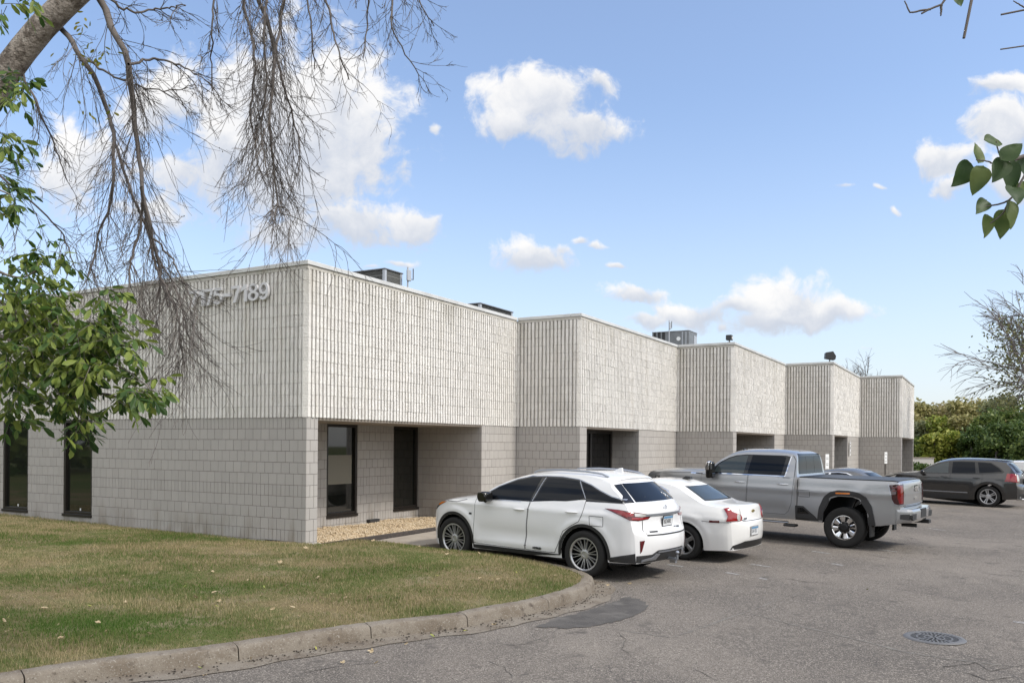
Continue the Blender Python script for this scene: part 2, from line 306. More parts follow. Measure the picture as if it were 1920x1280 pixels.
def blockmat(name,base,amp,stain,bump,streak=None,zs=None):
    var=[(stain,1.1,.45,.8,6)]
    if streak: var+=[(streak,(6,6,.4),.52,.80,5),((.52,.49,.44),42,.60,.72,3),((.50,.475,.415),(2.2,2.2,1.2),.66,.84,6)]
    m=M(name,base,.85,var=var,bump=bump,spec=.25); t=m.node_tree; b=t.nodes['Principled BSDF']; src=b.inputs['Base Color'].links[0].from_socket
    if zs:                                    # runs of dirt with their own ragged shape, below the coping or above the soil
        z0,z1,zc,sc=zs; gg=t.nodes.new('ShaderNodeNewGeometry'); sx=t.nodes.new('ShaderNodeSeparateXYZ'); t.links.new(gg.outputs['Position'],sx.inputs[0])
        mz=t.nodes.new('ShaderNodeMapRange'); mz.inputs['From Min'].default_value=z0; mz.inputs['From Max'].default_value=z1; t.links.new(sx.outputs[2],mz.inputs['Value'])
        mp=t.nodes.new('ShaderNodeMapping'); mp.inputs['Scale'].default_value=sc; t.links.new(gg.outputs['Position'],mp.inputs[0]); nz=t.nodes.new('ShaderNodeTexNoise'); nz.inputs['Detail'].default_value=5; nz.inputs['Scale'].default_value=1; t.links.new(mp.outputs[0],nz.inputs['Vector'])
        ms=t.nodes.new('ShaderNodeMapRange'); ms.inputs['From Min'].default_value=.46; ms.inputs['From Max'].default_value=.68; t.links.new(nz.outputs['Fac'],ms.inputs['Value'])
        mu=t.nodes.new('ShaderNodeMath'); mu.operation='MULTIPLY'; t.links.new(mz.outputs[0],mu.inputs[0]); t.links.new(ms.outputs[0],mu.inputs[1])
        xx=t.nodes.new('ShaderNodeMix'); xx.data_type='RGBA'; t.links.new(mu.outputs[0],xx.inputs['Factor']); t.links.new(src,xx.inputs['A']); xx.inputs['B'].default_value=(*zc,1); src=xx.outputs['Result']
    oi=t.nodes.new('ShaderNodeObjectInfo'); g=t.nodes.new('ShaderNodeNewGeometry')
    a=t.nodes.new('ShaderNodeMath'); a.operation='ADD'; t.links.new(oi.outputs['Random'],a.inputs[0]); t.links.new(g.outputs['Random Per Island'],a.inputs[1])
    f=t.nodes.new('ShaderNodeMath'); f.operation='FRACT'; t.links.new(a.outputs[0],f.inputs[0])
    mr=t.nodes.new('ShaderNodeMapRange'); mr.inputs['To Min'].default_value=1-amp; mr.inputs['To Max'].default_value=1+amp; t.links.new(f.outputs[0],mr.inputs['Value'])
    vm=t.nodes.new('ShaderNodeVectorMath'); vm.operation='SCALE'; t.links.new(src,vm.inputs[0]); t.links.new(mr.outputs[0],vm.inputs['Scale']); t.links.new(vm.outputs[0],b.inputs['Base Color']); return m
m_block=blockmat('painted_block',(.405,.382,.358),.04,(.38,.358,.334),[(130,.25,.004)],None,(.95,.30,(.27,.24,.20),(4,4,1.2)))
m_rib=blockmat('split_face_block',(.755,.728,.688),.06,(.68,.655,.615),[(34,1.0,.02),(90,.7,.008)],(.66,.62,.56),(4.4,5.4,(.52,.49,.43),(4.5,4.5,.35)))
m_core=M('mortar_wall',(.16,.146,.134),.95,bump=(60,.3,.004),spec=.15)
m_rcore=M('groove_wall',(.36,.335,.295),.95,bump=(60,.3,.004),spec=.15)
m_strip=M('plain_block_strip',(.50,.475,.43),.85,var=[((.36,.34,.29),(3,3,1),.45,.7,5)],bump=(90,.4,.004),spec=.2)
m_cop=M('coping_metal',(.60,.60,.585),.42,metal=0,var=((.50,.495,.48),(1.5,1.5,.4),.4,.7,4),spec=.5)
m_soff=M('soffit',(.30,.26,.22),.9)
m_brz=M('bronze_frame',(.035,.030,.026),.35,metal=.4)
m_glass=M('window_glass',(.012,.013,.011),.03,spec=.9)
m_dglass=M('door_glass',(.004,.004,.004),.05,spec=.35)
m_roof=M('roof_membrane',(.22,.22,.21),.9)
m_num=M('painted_numeral',(.62,.61,.62),.45)
m_foot=M('footing_concrete',(.50,.48,.45),.9,bump=(40,.6,.01))
m_gal=M('galvanised_sheet',(.20,.21,.22),.5,metal=.25,var=((.16,.165,.17),6,.4,.7,4))
m_galD=M('dark_grille',(.035,.035,.036),.6)
m_galL=M('pale_casing',(.42,.44,.47),.5,metal=.2)
m_white=M('white_paint',(.80,.80,.79),.4)
m_black=M('black_print',(.02,.02,.02),.6)
m_post=M('sign_post',(.10,.09,.08),.6,metal=.4)
m_timber=M('dark_edging',(.05,.043,.038),.8,var=((.09,.07,.06),20,.4,.7,4))
# ================================================================== ground
def sheet(name,poly,mat,dz,kind='structure',sub=0,edge=0.0):
    """flat polygon laid on the sloping lot; edge>0 gives it side walls"""
    bm=bmesh.new(); vs_=[bm.verts.new((p[0],p[1],float(gz(*p[:2]))+dz)) for p in poly]; f=bm.faces.new(vs_)
    if f.normal.z<0: f.normal_flip()
    bmesh.ops.triangulate(bm,faces=bm.faces[:])
    if edge:
        r=bmesh.ops.extrude_face_region(bm,geom=bm.faces[:]); 
        for v in [g for g in r['geom'] if isinstance(g,bmesh.types.BMVert)]: v.co.z+=0
        for v in vs_: v.co.z-=edge
        bmesh.ops.recalc_face_normals(bm,faces=bm.faces)
    me=bpy.data.meshes.new(name); bm.to_mesh(me); bm.free(); o=put(name,me,None,mat); o['kind']=kind; return o
def gridsheet(name,x0,x1,y0,y1,nx,ny,dz,mat):
    X=np.linspace(x0,x1,nx); Y=np.linspace(y0,y1,ny); XX,YY=np.meshgrid(X,Y); Z=gz(XX,YY)+dz
    V=np.stack([XX.ravel(),YY.ravel(),Z.ravel()],1); i=np.arange(ny-1)[:,None]*nx+np.arange(nx-1)[None]
    Fq=np.stack([i,i+1,i+nx+1,i+nx],-1).reshape(-1,4); o=put(name,mesh_np(name,V,Fq),None,mat); o['kind']='structure'; return o
gridsheet('ground',-500,500,-120,1200,120,150,-.06,m_field)
gridsheet('parking_lot',-14,60,-6,58,150,130,0.0,m_asph)
# kerb line measured in the photograph (grass side of the kerb)
KPX=[(-420,1325),(-200,1292),(0,1261),(188,1233),(422,1205),(656,1170),(844,1149),(900,1138),(980,1125),(1040,1110),(1075,1098),(1091,1088),(1092,1078),(1076,1070),(1050,1062),(1000,1052),(930,1043),(855,1034),(822,1029)]
KP=np.array([gpt(x,y,.15) for x,y in KPX])
KP=np.concatenate([[KP[0]+(KP[0]-KP[1])*3.2],KP])
def resample(P,step):
    P=np.asarray(P,float); Q=[]
    n=len(P); ext=np.vstack([2*P[0]-P[1],P,2*P[-1]-P[-2]])
    for i in range(n-1):
        p0,p1,p2,p3=ext[i:i+4]; L=np.linalg.norm(p2-p1); k=max(2,int(L/step))
        t=np.linspace(0,1,k,endpoint=False)[:,None]
        d=.5
        Q.append(.5*((2*p1)+(-p0+p2)*t+(2*p0-5*p1+4*p2-p3)*t**2+(-p0+3*p1-3*p2+p3)*t**3) if L<4 else p1+(p2-p1)*t)
    return np.vstack(Q+[P[-1:]])
KL=resample(KP,.08); KL[:,2]=gz(KL[:,0],KL[:,1])+.15
def nrm2(P):
    T=np.gradient(P[:,:2],axis=0); T/=np.linalg.norm(T,axis=1)[:,None]+1e-9; return np.stack([T[:,1],-T[:,0]],1)  # to the right of travel = road side
KN=nrm2(KL)
for _ in range(3): KN[1:-1]=(KN[:-2]+KN[1:-1]+KN[2:])/3
KN/=np.linalg.norm(KN,axis=1)[:,None]
jx=[-150,40,436,687,858,1010]
joints=[int(np.argmin(np.linalg.norm(KL[:,:2]-np.array(gpt(x,[1284,1254,1203,1164,1147,1117][k],.15))[:2],axis=1))) for k,x in enumerate(jx)]
nose=int(np.argmax(KL[:,0]))
joints=sorted(set([0]+joints+[nose+6,nose+26,nose+48,len(KL)-1]))
PROF=[(-.02,-.25),(-.02,.0),(.03,.003),(.115,.0),(.143,-.013),(.157,-.042),(.172,-.145),(.20,-.150)]
kseg=0
for a,b in zip(joints[:-1],joints[1:]):
    if b-a<2: continue
    P=KL[a:b+1]; Nn=KN[a:b+1]; V=[]
    jit=RNG.normal(scale=.002,size=len(PROF))
    for i in range(len(P)):
        e=0.0
        t=(P[min(i+1,len(P)-1)]-P[max(i-1,0)]); t=t/np.linalg.norm(t)
        sh=.006 if i==0 else (-.006 if i==len(P)-1 else 0)
        for k,(o_,h) in enumerate(PROF):
            w=RNG.normal(scale=.0025) if 0<k<6 else 0
            V.append((P[i,0]+Nn[i,0]*(o_+jit[k])+t[0]*sh,P[i,1]+Nn[i,1]*(o_+jit[k])+t[1]*sh,P[i,2]+h+w+(-.012 if (i in(0,len(P)-1) and k in(3,4)) else 0)))
    n=len(PROF); i=np.arange(len(P)-1)[:,None]*n; j=np.arange(n-1)[None]
    Fq=np.stack([i+j,i+j+1,i+n+j+1,i+n+j],-1).reshape(-1,4)
    o=put('kerb',mesh_np('kerb',V,[Fq,np.array([list(range(n)),[(len(P)-1)*n+k for k in range(n)][::-1]])],True),None,m_kerb); o.data.set_sharp_from_angle(angle=R(50)); o['kind']='structure'
# concrete gutter pan in front of the kerb
gw=np.interp(np.arange(len(KL)),[0,nose-40,nose-8,nose+10,nose+30,len(KL)-1],[.30,.30,.34,.28,.12,.10]); V=[]
for i in range(len(KL)):
    for o_,h in ((.17,-.143),(.17+gw[i]*(1+.10*math.sin(i*.31)+.07*math.sin(i*.83)),-.151)):
        V.append((KL[i,0]+KN[i,0]*o_,KL[i,1]+KN[i,1]*o_,KL[i,2]+h))
i=np.arange(len(KL)-1)*2; o=put('gutter',mesh_np('gutter',V,np.stack([i,i+1,i+3,i+2],-1)),None,m_kerb); o['kind']='structure'
# asphalt repair at the kerb nose, drawn round the gutter edge
PT=[(1005,1175),(1040,1160),(1080,1150),(1130,1136),(1160,1124),(1176,1119),(1200,1123),(1216,1134),(1206,1147),(1180,1157),(1144,1168),(1096,1176),(1048,1178)]
PP=[]
for p,q in zip(PT,PT[1:]+PT[:1]):
    for k in range(7): PP.append((p[0]+(q[0]-p[0])*k/7+random.gauss(0,2.2),p[1]+(q[1]-p[1])*k/7+random.gauss(0,.9)))
sheet('asphalt_patch',[gpt(*p) for p in PP],m_patch,.006)
m_crack=M('crack_dark',(.075,.069,.063),1,spec=.1,var=((.14,.13,.12),7,.45,.6,3)); m_seal=M('old_seam',(.205,.192,.172),.95,var=((.15,.14,.128),9,.42,.6,4),spec=.2)  # dark tone of the sealed cracks, paler tone of the seams
def crack(pts,w,mat,dz=.004,jit=2.0):
    Q=[]
    for a,b in zip(pts[:-1],pts[1:]):
        n=max(3,int(math.hypot(b[0]-a[0],b[1]-a[1])/14))
        for k in range(n): Q.append((a[0]+(b[0]-a[0])*k/n+random.gauss(0,jit),a[1]+(b[1]-a[1])*k/n+random.gauss(0,jit*.35)))
    Q.append(pts[-1]); G=np.array([gpt(*q) for q in Q]); T=np.gradient(G[:,:2],axis=0); T/=np.linalg.norm(T,axis=1)[:,None]+1e-9; V=[]
    for k,(g_,t_) in enumerate(zip(G,T)):
        ww=w*.55*(.25+random.random())*math.sin(math.pi*(k+.6)/(len(G)+.2))**.5
        V+=[(g_[0]-t_[1]*ww,g_[1]+t_[0]*ww,g_[2]+dz),(g_[0]+t_[1]*ww,g_[1]-t_[0]*ww,g_[2]+dz)]
    i=np.arange(len(G)-1)*2; o=put('asphalt_crack',mesh_np('asphalt_crack',V,np.stack([i,i+1,i+3,i+2],-1)),None,mat); o['kind']='structure'
for P_,w_ in (([(1458,1084),(1490,1087),(1532,1092),(1567,1098)],.016),([(1559,1042),(1600,1048),(1640,1055)],.012),([(1672,1007),(1730,1010),(1835,1017)],.012),([(1770,1250),(1830,1242),(1860,1258),(1920,1246)],.022),([(1815,1262),(1850,1275),(1905,1268)],.018),([(912,1238),(945,1250),(960,1272)],.012),([(1150,1180),(1172,1198),(1165,1216),(1195,1240)],.010),([(1030,1192),(985,1206),(930,1212)],.011),([(1290,1160),(1330,1172),(1400,1180)],.012),([(1290,1030),(1330,1037)],.012),([(560,1262),(640,1248),(720,1240)],.012),([(1480,1120),(1500,1118),(1530,1122)],.012),([(1850,988),(1905,992)],.013),([(1750,990),(1790,989)],.014),([(1240,1245),(1300,1252),(1345,1275)],.010)): crack(P_,w_,m_crack)
crack([(1410,1150),(1485,1170),(1565,1188),(1660,1212),(1705,1224),(1790,1236),(1925,1252)],.045,m_seal,.003,.8)
crack([(1120,1175),(1260,1195),(1390,1150),(1500,1110)],.03,m_seal,.003,1.5)
for (a,b) in [((1252,1058),(1281,1062)),((1362,1073),(1386,1077)),((1407,1057),(1445,1063)),((1423,1083),(1438,1086)),((1559,1056),(1581,1060)),((1646,1030),(1682,1034)),((1524,1033),(1557,1038)),((1605,1026),(1617,1027.5)),((1900,1165),(1960,1172)),((1740,990),(1772,994))]:
    p,q=np.array(gpt(*a)),np.array(gpt(*b)); d=(q-p)[:2]; d/=np.linalg.norm(d); n=np.array([-d[1],d[0]])*.05
    sheet('stall_line',[p[:2]-n,q[:2]-n,q[:2]+n,p[:2]+n],m_line,.005)
# ---- lawn: ruled between the kerb and the wall, slightly crowned
WL=[l2w(-.03,30)[:2],l2w(-.03,12)[:2],l2w(-.03,9.5)[:2],l2w(-.03,6)[:2],l2w(-.03,3.25)[:2],l2w(-.03,0)[:2],l2w(.5,-.10)[:2],l2w(1.25,-.12)[:2]]
WLz=[.62,.45,.42,.37,.33,.30,.285,.28]
def lerp_path(P,t):
    P=np.asarray(P,float); s=np.concatenate([[0],np.cumsum(np.linalg.norm(np.diff(P[:,:2],axis=0),axis=1))]); s/=s[-1]
    return np.stack([np.interp(t,s,P[:,k]) for k in range(P.shape[1])],1)
tn=nose/ (len(KL)-1); sK=np.concatenate([[0],np.cumsum(np.linalg.norm(np.diff(KL[:,:2],axis=0),axis=1))]); sK/=sK[-1]; tnK=sK[nose]
NT,NU=220,60; tt=np.linspace(0,1,NT); kk=lerp_path(KL,tt)
WP=np.array([(x,y,z) for (x,y),z in zip(WL,WLz)]); sW=np.concatenate([[0],np.cumsum(np.linalg.norm(np.diff(WP[:,:2],axis=0),axis=1))]); sW/=sW[-1]
tw=np.interp(tt,[0,tnK*.35,tnK*.9,tnK,1],[0,sW[1]*.75,sW[5]*.95,sW[5],1]); ww=lerp_path(WP,tw)
uu=np.linspace(0,1,NU)
LV=kk[:,None,:]*(1-uu)[None,:,None]+ww[:,None,:]*uu[None,:,None]
bul=.11*np.sin(np.pi*np.clip(uu,0,1))**.8
LV[:,:,2]+=bul[None,:]*np.interp(tt,[0,.75,1],[1,1,.35])[:,None]-.012*(1-uu)[None]
LV[:,:,2]+=.012*np.sin(LV[:,:,0]*1.9+1)*np.sin(LV[:,:,1]*1.4)*np.sin(np.pi*uu)[None]
i=np.arange(NT-1)[:,None]*NU; j=np.arange(NU-1)[None]; LF=np.stack([i+j,i+NU+j,i+NU+j+1,i+j+1],-1).reshape(-1,4)
lawn=put('lawn',mesh_np('lawn',LV.reshape(-1,3),LF,True),None,m_soil); lawn['kind']='structure'
# ---- walk in front of the building, with a kerbed edge along the stalls
def wl(x,y): return l2w(x,y)[:2]
edge=lambda x:-.78-.237*x
walk=[wl(1.0,-.12),wl(8,-.12),wl(8,-1.9),wl(15.4,-1.9),wl(15.4,-3.7),wl(23,-3.7),wl(23,-5.5),wl(31,-5.5),wl(31,-7.2),wl(39,-7.2)]+[wl(x,edge(x)) for x in (39,30,22,14,8,4,2.6,1.6)]+[wl(1.05,-1.0)]
sheet('walk',walk,m_walk,.135,edge=.2)
# ================================================================== the building
BASE=.30; OFF=ZB-BASE; HB=2.70477; HC=2.7866; CH=.2032
bmat=Matrix(((BX[0],BY[0],0,C0[0]),(BX[1],BY[1],0,C0[1]),(0,0,1,BASE),(0,0,0,1)))
bld=empty('office_building',mat=bmat,label='long low block building with a ribbed white upper band stepping back in five bays',cat='building')
LB=[7.664,7.402,7.665,7.547,7.11]; JB=[1.798,1.8326,1.7719,1.7702]
bays=[];x=0;y=0
for k in range(5):
    bays.append((x,y,LB[k])); x+=LB[k]
    if k<4: y-=JB[k]
REC=[(.2988,5.973,1.842),(.40,4.04,.82),(.387,5.867,1.83),(.45,3.96,.82),(.5,6.9,1.83)]
AL=17.0; e8=.008
AW=[(6.066,7.056),(8.370,9.347),(13.1,14.1)]       # left wall windows
# core of the ground floor
poly=[(e8,AL)]
for a,b in AW[::-1]: poly+=[(e8,b),(.14,b),(.14,a),(e8,a)]
for k,(bx,by,L) in enumerate(bays):
    p,e,d=REC[k]; yb=by+e8
    poly+=[(bx+e8,yb),(bx+p,yb)]
    if k==0:
        poly+=[(bx+p,by+d+e8)]
        for a,b in ((2.606,3.613),(4.95,5.95)): poly+=[(a,d+e8),(a,d+.14),(b,d+.14),(b,d+e8)]
        poly+=[(e+e8,d+e8),(e+e8,yb)]
    else: poly+=[(bx+p,by+d+e8),(bx+e+e8,by+d+e8),(bx+e+e8,yb)]
    poly+=[(bx+L+e8,yb)]
poly+=[(bays[-1][0]+bays[-1][2],22),(e8,22)]
dd=[]; 
for p in poly:
    if not dd or (abs(p[0]-dd[-1][0])+abs(p[1]-dd[-1][1]))>1e-6: dd.append(p)
mb=MB(); mb.prism(dd,'z',OFF-2.75,OFF); mb.build('wall',m_core,bld)
up=[(.048,22)]
for k,(bx,by,L) in enumerate(bays): up+=[(bx+.048,by+.048),(bx+L+.048,by+.048)]
up+=[(bays[-1][0]+bays[-1][2],22)]
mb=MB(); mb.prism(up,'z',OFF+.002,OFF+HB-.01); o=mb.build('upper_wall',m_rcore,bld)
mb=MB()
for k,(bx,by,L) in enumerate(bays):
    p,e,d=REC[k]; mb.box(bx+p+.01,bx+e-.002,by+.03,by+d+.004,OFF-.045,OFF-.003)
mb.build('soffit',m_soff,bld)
mb=MB(); mb.prism([(q[0]+.2*(1 if i else 1),q[1]+.2) for i,q in enumerate(up)],'z',OFF+HB-.011,OFF+HB+.004); mb.build('roof',m_roof,bld)
# walls as (origin, direction, normal, length)
LOW=[((0,0),(0,1),(-1,0),AL,[(a,b,-CH*10,0) for a,b in AW],'A')]
for k,(bx,by,L) in enumerate(bays):
    p,e,d=REC[k]
    LOW.append(((bx+p,by),(-1,0),(0,-1),p,[],'B'))
    LOW.append(((bx+L,by),(-1,0),(0,-1),L-e,[],'B'))
    ops=[(e-b,e-a,-CH*10,0) for a,b in ((2.606,3.613),(4.95,5.95))] if k==0 else [(.15,e-p-.5,-CH*11.8,0)]
    LOW.append(((bx+e,by+d),(-1,0),(0,-1),e-p,ops,'B'))
    LOW.append(((bx+e,by),(0,1),(-1,0),d,[],'A'))
    if k: LOW.append(((bx,by),(0,1),(-1,0),JB[k-1],[],'A'))
cells=[]
for (o0,dr,nm,L,ops,tp) in LOW:
    for r in range(1,13):
        z1=-CH*(r-1); z0=z1-CH
        w=CH/2 if r in (1,7,11) else CH
        off=0 if (r%2 or w<CH) else CH/2
        edges=[0.]; xx=off if off>0 else w
        while xx<L-.03: edges.append(xx); xx+=w
        edges.append(L)
        for a,b in zip(edges[:-1],edges[1:]):
            segs=[(a,b)]
            for (oa,ob,oz0,oz1) in ops:
                if z0>=oz0-.01 and z1<=oz1+.01:
                    ns=[]
                    for s,t in segs:
                        if t<=oa or s>=ob: ns.append((s,t))
                        else:
                            if s<oa-.02: ns.append((s,oa))
                            if t>ob+.02: ns.append((ob,t))
                    segs=ns
            for s,t in segs: cells.append((o0,dr,nm,s,t,z0,z1))
G_=.0032
def tile(w,h,j=0):
    g=G_; c=.0035; d=.011
    x0,x1,z0,z1=g,w-g,g,h-g
    V=[(x0+c,0,z0+c),(x1-c,0,z0+c),(x1-c,0,z1-c),(x0+c,0,z1-c),(x0,-c,z0),(x1,-c,z0),(x1,-c,z1),(x0,-c,z1),(x0,-d,z0),(x1,-d,z0),(x1,-d,z1),(x0,-d,z1)]
    Fq=[(3,2,1,0)]+[(a,b,b+4,a+4) for a,b in ((0,1),(1,2),(2,3),(3,0))]+[(a,b,b+4,a+4) for a,b in ((4,5),(5,6),(6,7),(7,4))]
    return np.array(V,float),np.array(Fq)
def frame_of(o0,dr,nm): return np.array([[dr[0],nm[0],0],[dr[1],nm[1],0],[0,0,1.]])
camL=np.array([*w2l(0,0),CAMH-BASE])
def dist(c): return np.linalg.norm(np.array([c[0][0]+c[1][0]*(c[3]+c[4])/2,c[0][1]+c[1][1]*(c[3]+c[4])/2,OFF+c[5]])-camL)
vis=[c for c in cells if c[5]>-CH*11.2]
# hidden behind the pillar / facing away walls are not the ones that show largest
def shows(c):
    X,Y=c[0][0]+c[1][0]*(c[3]+c[4])/2,c[0][1]+c[1][1]*(c[3]+c[4])/2
    w=np.array(l2w(X,Y)); px=960+F_*w[0]/w[1]; return 0<px<1920
order=sorted(range(len(cells)),key=lambda i:(0 if (shows(cells[i]) and cells[i][5]>-CH*11.2 and cells[i][4]-cells[i][3]>.15) else 1,dist(cells[i])))
near=set(order[:295]); cache={}; nb=NB()
for i,c in enumerate(cells):
    o0,dr,nm,s,t,z0,z1=c; w,h=t-s,z1-z0; Mx=frame_of(o0,dr,nm); T=np.array([o0[0]+dr[0]*s,o0[1]+dr[1]*s,OFF+z0])
    T[:2]+=np.array(nm)*RNG.normal(scale=.0007)
    if i in near:
        k=(round(w,3),round(h,3))
        if k not in cache:
            V,Fq=tile(w,h); cache[k]=mesh_np('smooth_block',V,Fq); cache[k].materials.append(m_block)
        o=bpy.data.objects.new('smooth_block',cache[k]); COL.objects.link(o); o.parent=bld
        o.matrix_local=Matrix(((Mx[0,0],Mx[0,1],0,T[0]),(Mx[1,0],Mx[1,1],0,T[1]),(0,0,1,T[2]),(0,0,0,1)))
    else:
        V,Fq=tile(w,h); nb.add(V@Mx.T+T,Fq)
o=nb.build('smooth_block_courses',m_block,bld); o['kind']='stuff'
# ---- ribbed split-face blocks of the upper band
def ribblock(seed,nr=4):
    rg=np.random.default_rng(seed); V=[];Fq=[]; p=.1016; gap=.0016+.0016*rg.random(); W_=p*nr
    zs=[gap,CH*.5+rg.normal(scale=.02),CH-gap]
    for k in range(nr):
        x0=k*p; a=x0+.016; b=x0+p-.016
        base=len(V)
        for z in zs:
            j=lambda s_=.0035: rg.normal(scale=s_)
            V+= [(x0+(gap if k==0 else 0),-.026,z),(a+.001+j(.0008),-.025,z),(a+.004+j(.0015),.018+j(.002),z),((a+b)/2+j(.006),.025+j(.0045),z),(b-.004+j(.0015),.018+j(.002),z),(b-.001+j(.0008),-.025,z),(x0+p-(gap if k==nr-1 else 0),-.026,z)]
        for r in range(2):
            for c in range(6):
                q=base+r*7+c; Fq.append((q+1,q,q+7,q+8))
        for r in (0,2):
            q=base+r*7; t=(q+1,q+2,q+3,q+3) 
            Fq.append((q+1,q+2,q+4,q+5) if r==0 else (q+5,q+4,q+2,q+1)); Fq.append((q+2,q+3,q+4,q+4) if r==0 else (q+4,q+3,q+2,q+2))
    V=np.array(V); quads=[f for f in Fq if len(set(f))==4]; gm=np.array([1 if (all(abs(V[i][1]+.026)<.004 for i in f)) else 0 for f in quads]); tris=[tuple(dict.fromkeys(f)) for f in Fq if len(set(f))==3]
    return V,np.array(quads),np.array(tris),gm
VAR=[ribblock(s) for s in range(8)]
UP=[((0,.105),(0,1),(-1,0),AL-.105)]
for k,(bx,by,L) in enumerate(bays):
    UP.append(((bx+L,by),(-1,0),(0,-1),L-.10))
    if k: UP.append(((bx,by+.105),(0,1),(-1,0),JB[k-1]-.105-.0))
rc=[]
for (o0,dr,nm,L) in UP:
    n=max(1,round(L/.4064)); w=L/n
    for r in range(13):
        for c in range(n): rc.append((o0,dr,nm,c*w,(c+1)*w,r*CH,(r+1)*CH))
order=sorted(range(len(rc)),key=lambda i:(0 if shows(rc[i]) else 1,dist(rc[i]))); near=set(order[:295]); rme=[]
for V,q,t,gm in VAR:
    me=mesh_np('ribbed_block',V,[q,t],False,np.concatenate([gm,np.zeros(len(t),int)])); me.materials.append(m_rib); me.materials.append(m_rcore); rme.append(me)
nb=NB()
for i,c in enumerate(rc):
    o0,dr,nm,s,t,z0,z1=c; sx=(t-s)/.4064; Mx=frame_of(o0,dr,nm); T=np.array([o0[0]+dr[0]*s,o0[1]+dr[1]*s,OFF+z0]); k=int(RNG.integers(8)); T[:2]+=np.array(nm)*RNG.normal(scale=.0022)
    if i in near:
        o=bpy.data.objects.new('ribbed_block',rme[k]); COL.objects.link(o); o.parent=bld
        o.matrix_local=Matrix(((Mx[0,0]*sx,Mx[0,1],0,T[0]),(Mx[1,0]*sx,Mx[1,1],0,T[1]),(0,0,1,T[2]),(0,0,0,1)))
    else:
        V,q,t3,gm=VAR[k]; V=V*np.array([sx,1,1]); nb.add(V@Mx.T+T,q,t3,gm)
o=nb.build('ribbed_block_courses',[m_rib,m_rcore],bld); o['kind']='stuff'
# smooth corner blocks of the band, plain strip and metal coping
cme=None
for k,(bx,by,L) in enumerate(bays):
    for r in range(13):
        if cme is None:
            cme=MB().prism([(-.022,.103),(-.022,.078),(.012,-.022),(.040,-.022),(.052,-.004),(.098,-.004),(.098,.035),(.035,.103)],'z',.0012,CH-.0012).mesh('corner_block',bevel=.002); cme.materials.append(m_rib)
        o=put('corner_block',cme,bld,None,(bx,by,OFF+r*CH))
mb=MB()
for k,(bx,by,L) in enumerate(bays):
    z0,z1=OFF+13*CH+.003,OFF+HB-.001
    mb.box(bx-.012,bx+L+.012 if k==4 else bx+L-.014,by-.012,by+.05,z0,z1)
    mb.box(bx-.012,bx+.05,by+.051,(by+JB[k-1]-.014) if k else AL,z0,z1)
mb.build('plain_course',m_strip,bld)
def coping(x0,x1,y0,y1): MB().box(x0,x1,y0,y1,OFF+HB+.004,OFF+HC).build('coping',m_cop,bld,bevel=.006)
for k,(bx,by,L) in enumerate(bays):
    n=max(1,round(L/3)); xs=np.linspace(bx-.038,bx+L-.04+(.08 if k==4 else 0),n+1)
    for a,b in zip(xs[:-1],xs[1:]): coping(a+.001,b-.001,by-.038,by+.26)
    y1=(by+JB[k-1]-.04) if k else AL; y0=by+.262; n=max(1,round((y1-y0)/3)); ys=np.linspace(y0,y1,n+1)
    for a,b in zip(ys[:-1],ys[1:]): coping(bx-.038,bx+.26,a+.001,b-.001)
mb=MB()
for (a,b) in AW:                                                   # wall under the left sills
    mb.box(.008,.139,a+.001,b-.001,OFF-2.7,OFF-CH*10-.05)
for (a,b) in ((2.606,3.613),(4.95,5.95)): mb.box(a+.001,b-.001,1.842+.008,1.842+.139,OFF-2.7,OFF-CH*10-.05)
mb.build('sill_wall',m_core,bld)
# ---- windows: frame, pane, sill
def window(o0,dr,nm,w,z0,z1,dep=.07,label=None,mullion=None):
    Mx=Matrix(((dr[0],nm[0],0,o0[0]),(dr[1],nm[1],0,o0[1]),(0,0,1,OFF),(0,0,0,1)))
    f=MB(); t=.055
    f.box(0,t,-dep-.05,-.012,z0,z1); f.box(w-t,w,-dep-.05,-.012,z0,z1); f.box(t+.001,w-t-.001,-dep-.05,-.012,z1-t,z1); f.box(t+.001,w-t-.001,-dep-.05,-.012,z0,z0+t)
    if mullion: f.box(mullion-.03,mullion+.03,-dep-.05,-.02,z0+t+.001,z1-t-.001)
    fo=f.build('window',m_brz,bld,bevel=.004); fo.matrix_local=Mx
    if label: fo['label']=label
    MB().box(t-.01,w-t+.01,-dep-.012,-dep,z0+t-.01,z1-t+.01).build('pane',m_glass,fo)
    MB().box(-.012,w+.012,-.06,.030,z0-.055,z0-.002).build('sill',m_brz,fo,bevel=.004)
    return fo
for (a,b) in AW:
    fo=window((0,a),(0,1),(-1,0),b-a,-CH*10+.002,-.004)
    MB().box(.46,.50,-.069,-.064,-CH*10+.075,-CH*10+.125).build('decal',m_white,fo)
for j,(a,b) in enumerate(((2.606,3.613),(4.95,5.95))):
    fo=window((b,1.842),(-1,0),(0,-1),b-a,-CH*10+.002,-.05)
    if j==0: # a pale blind panel inside the lower half of the pane
        MB().box(.12,.95,-.0695,-.066,-1.36,-.72).build('paper_blind',M('paper',(.20,.185,.145),.6),fo)
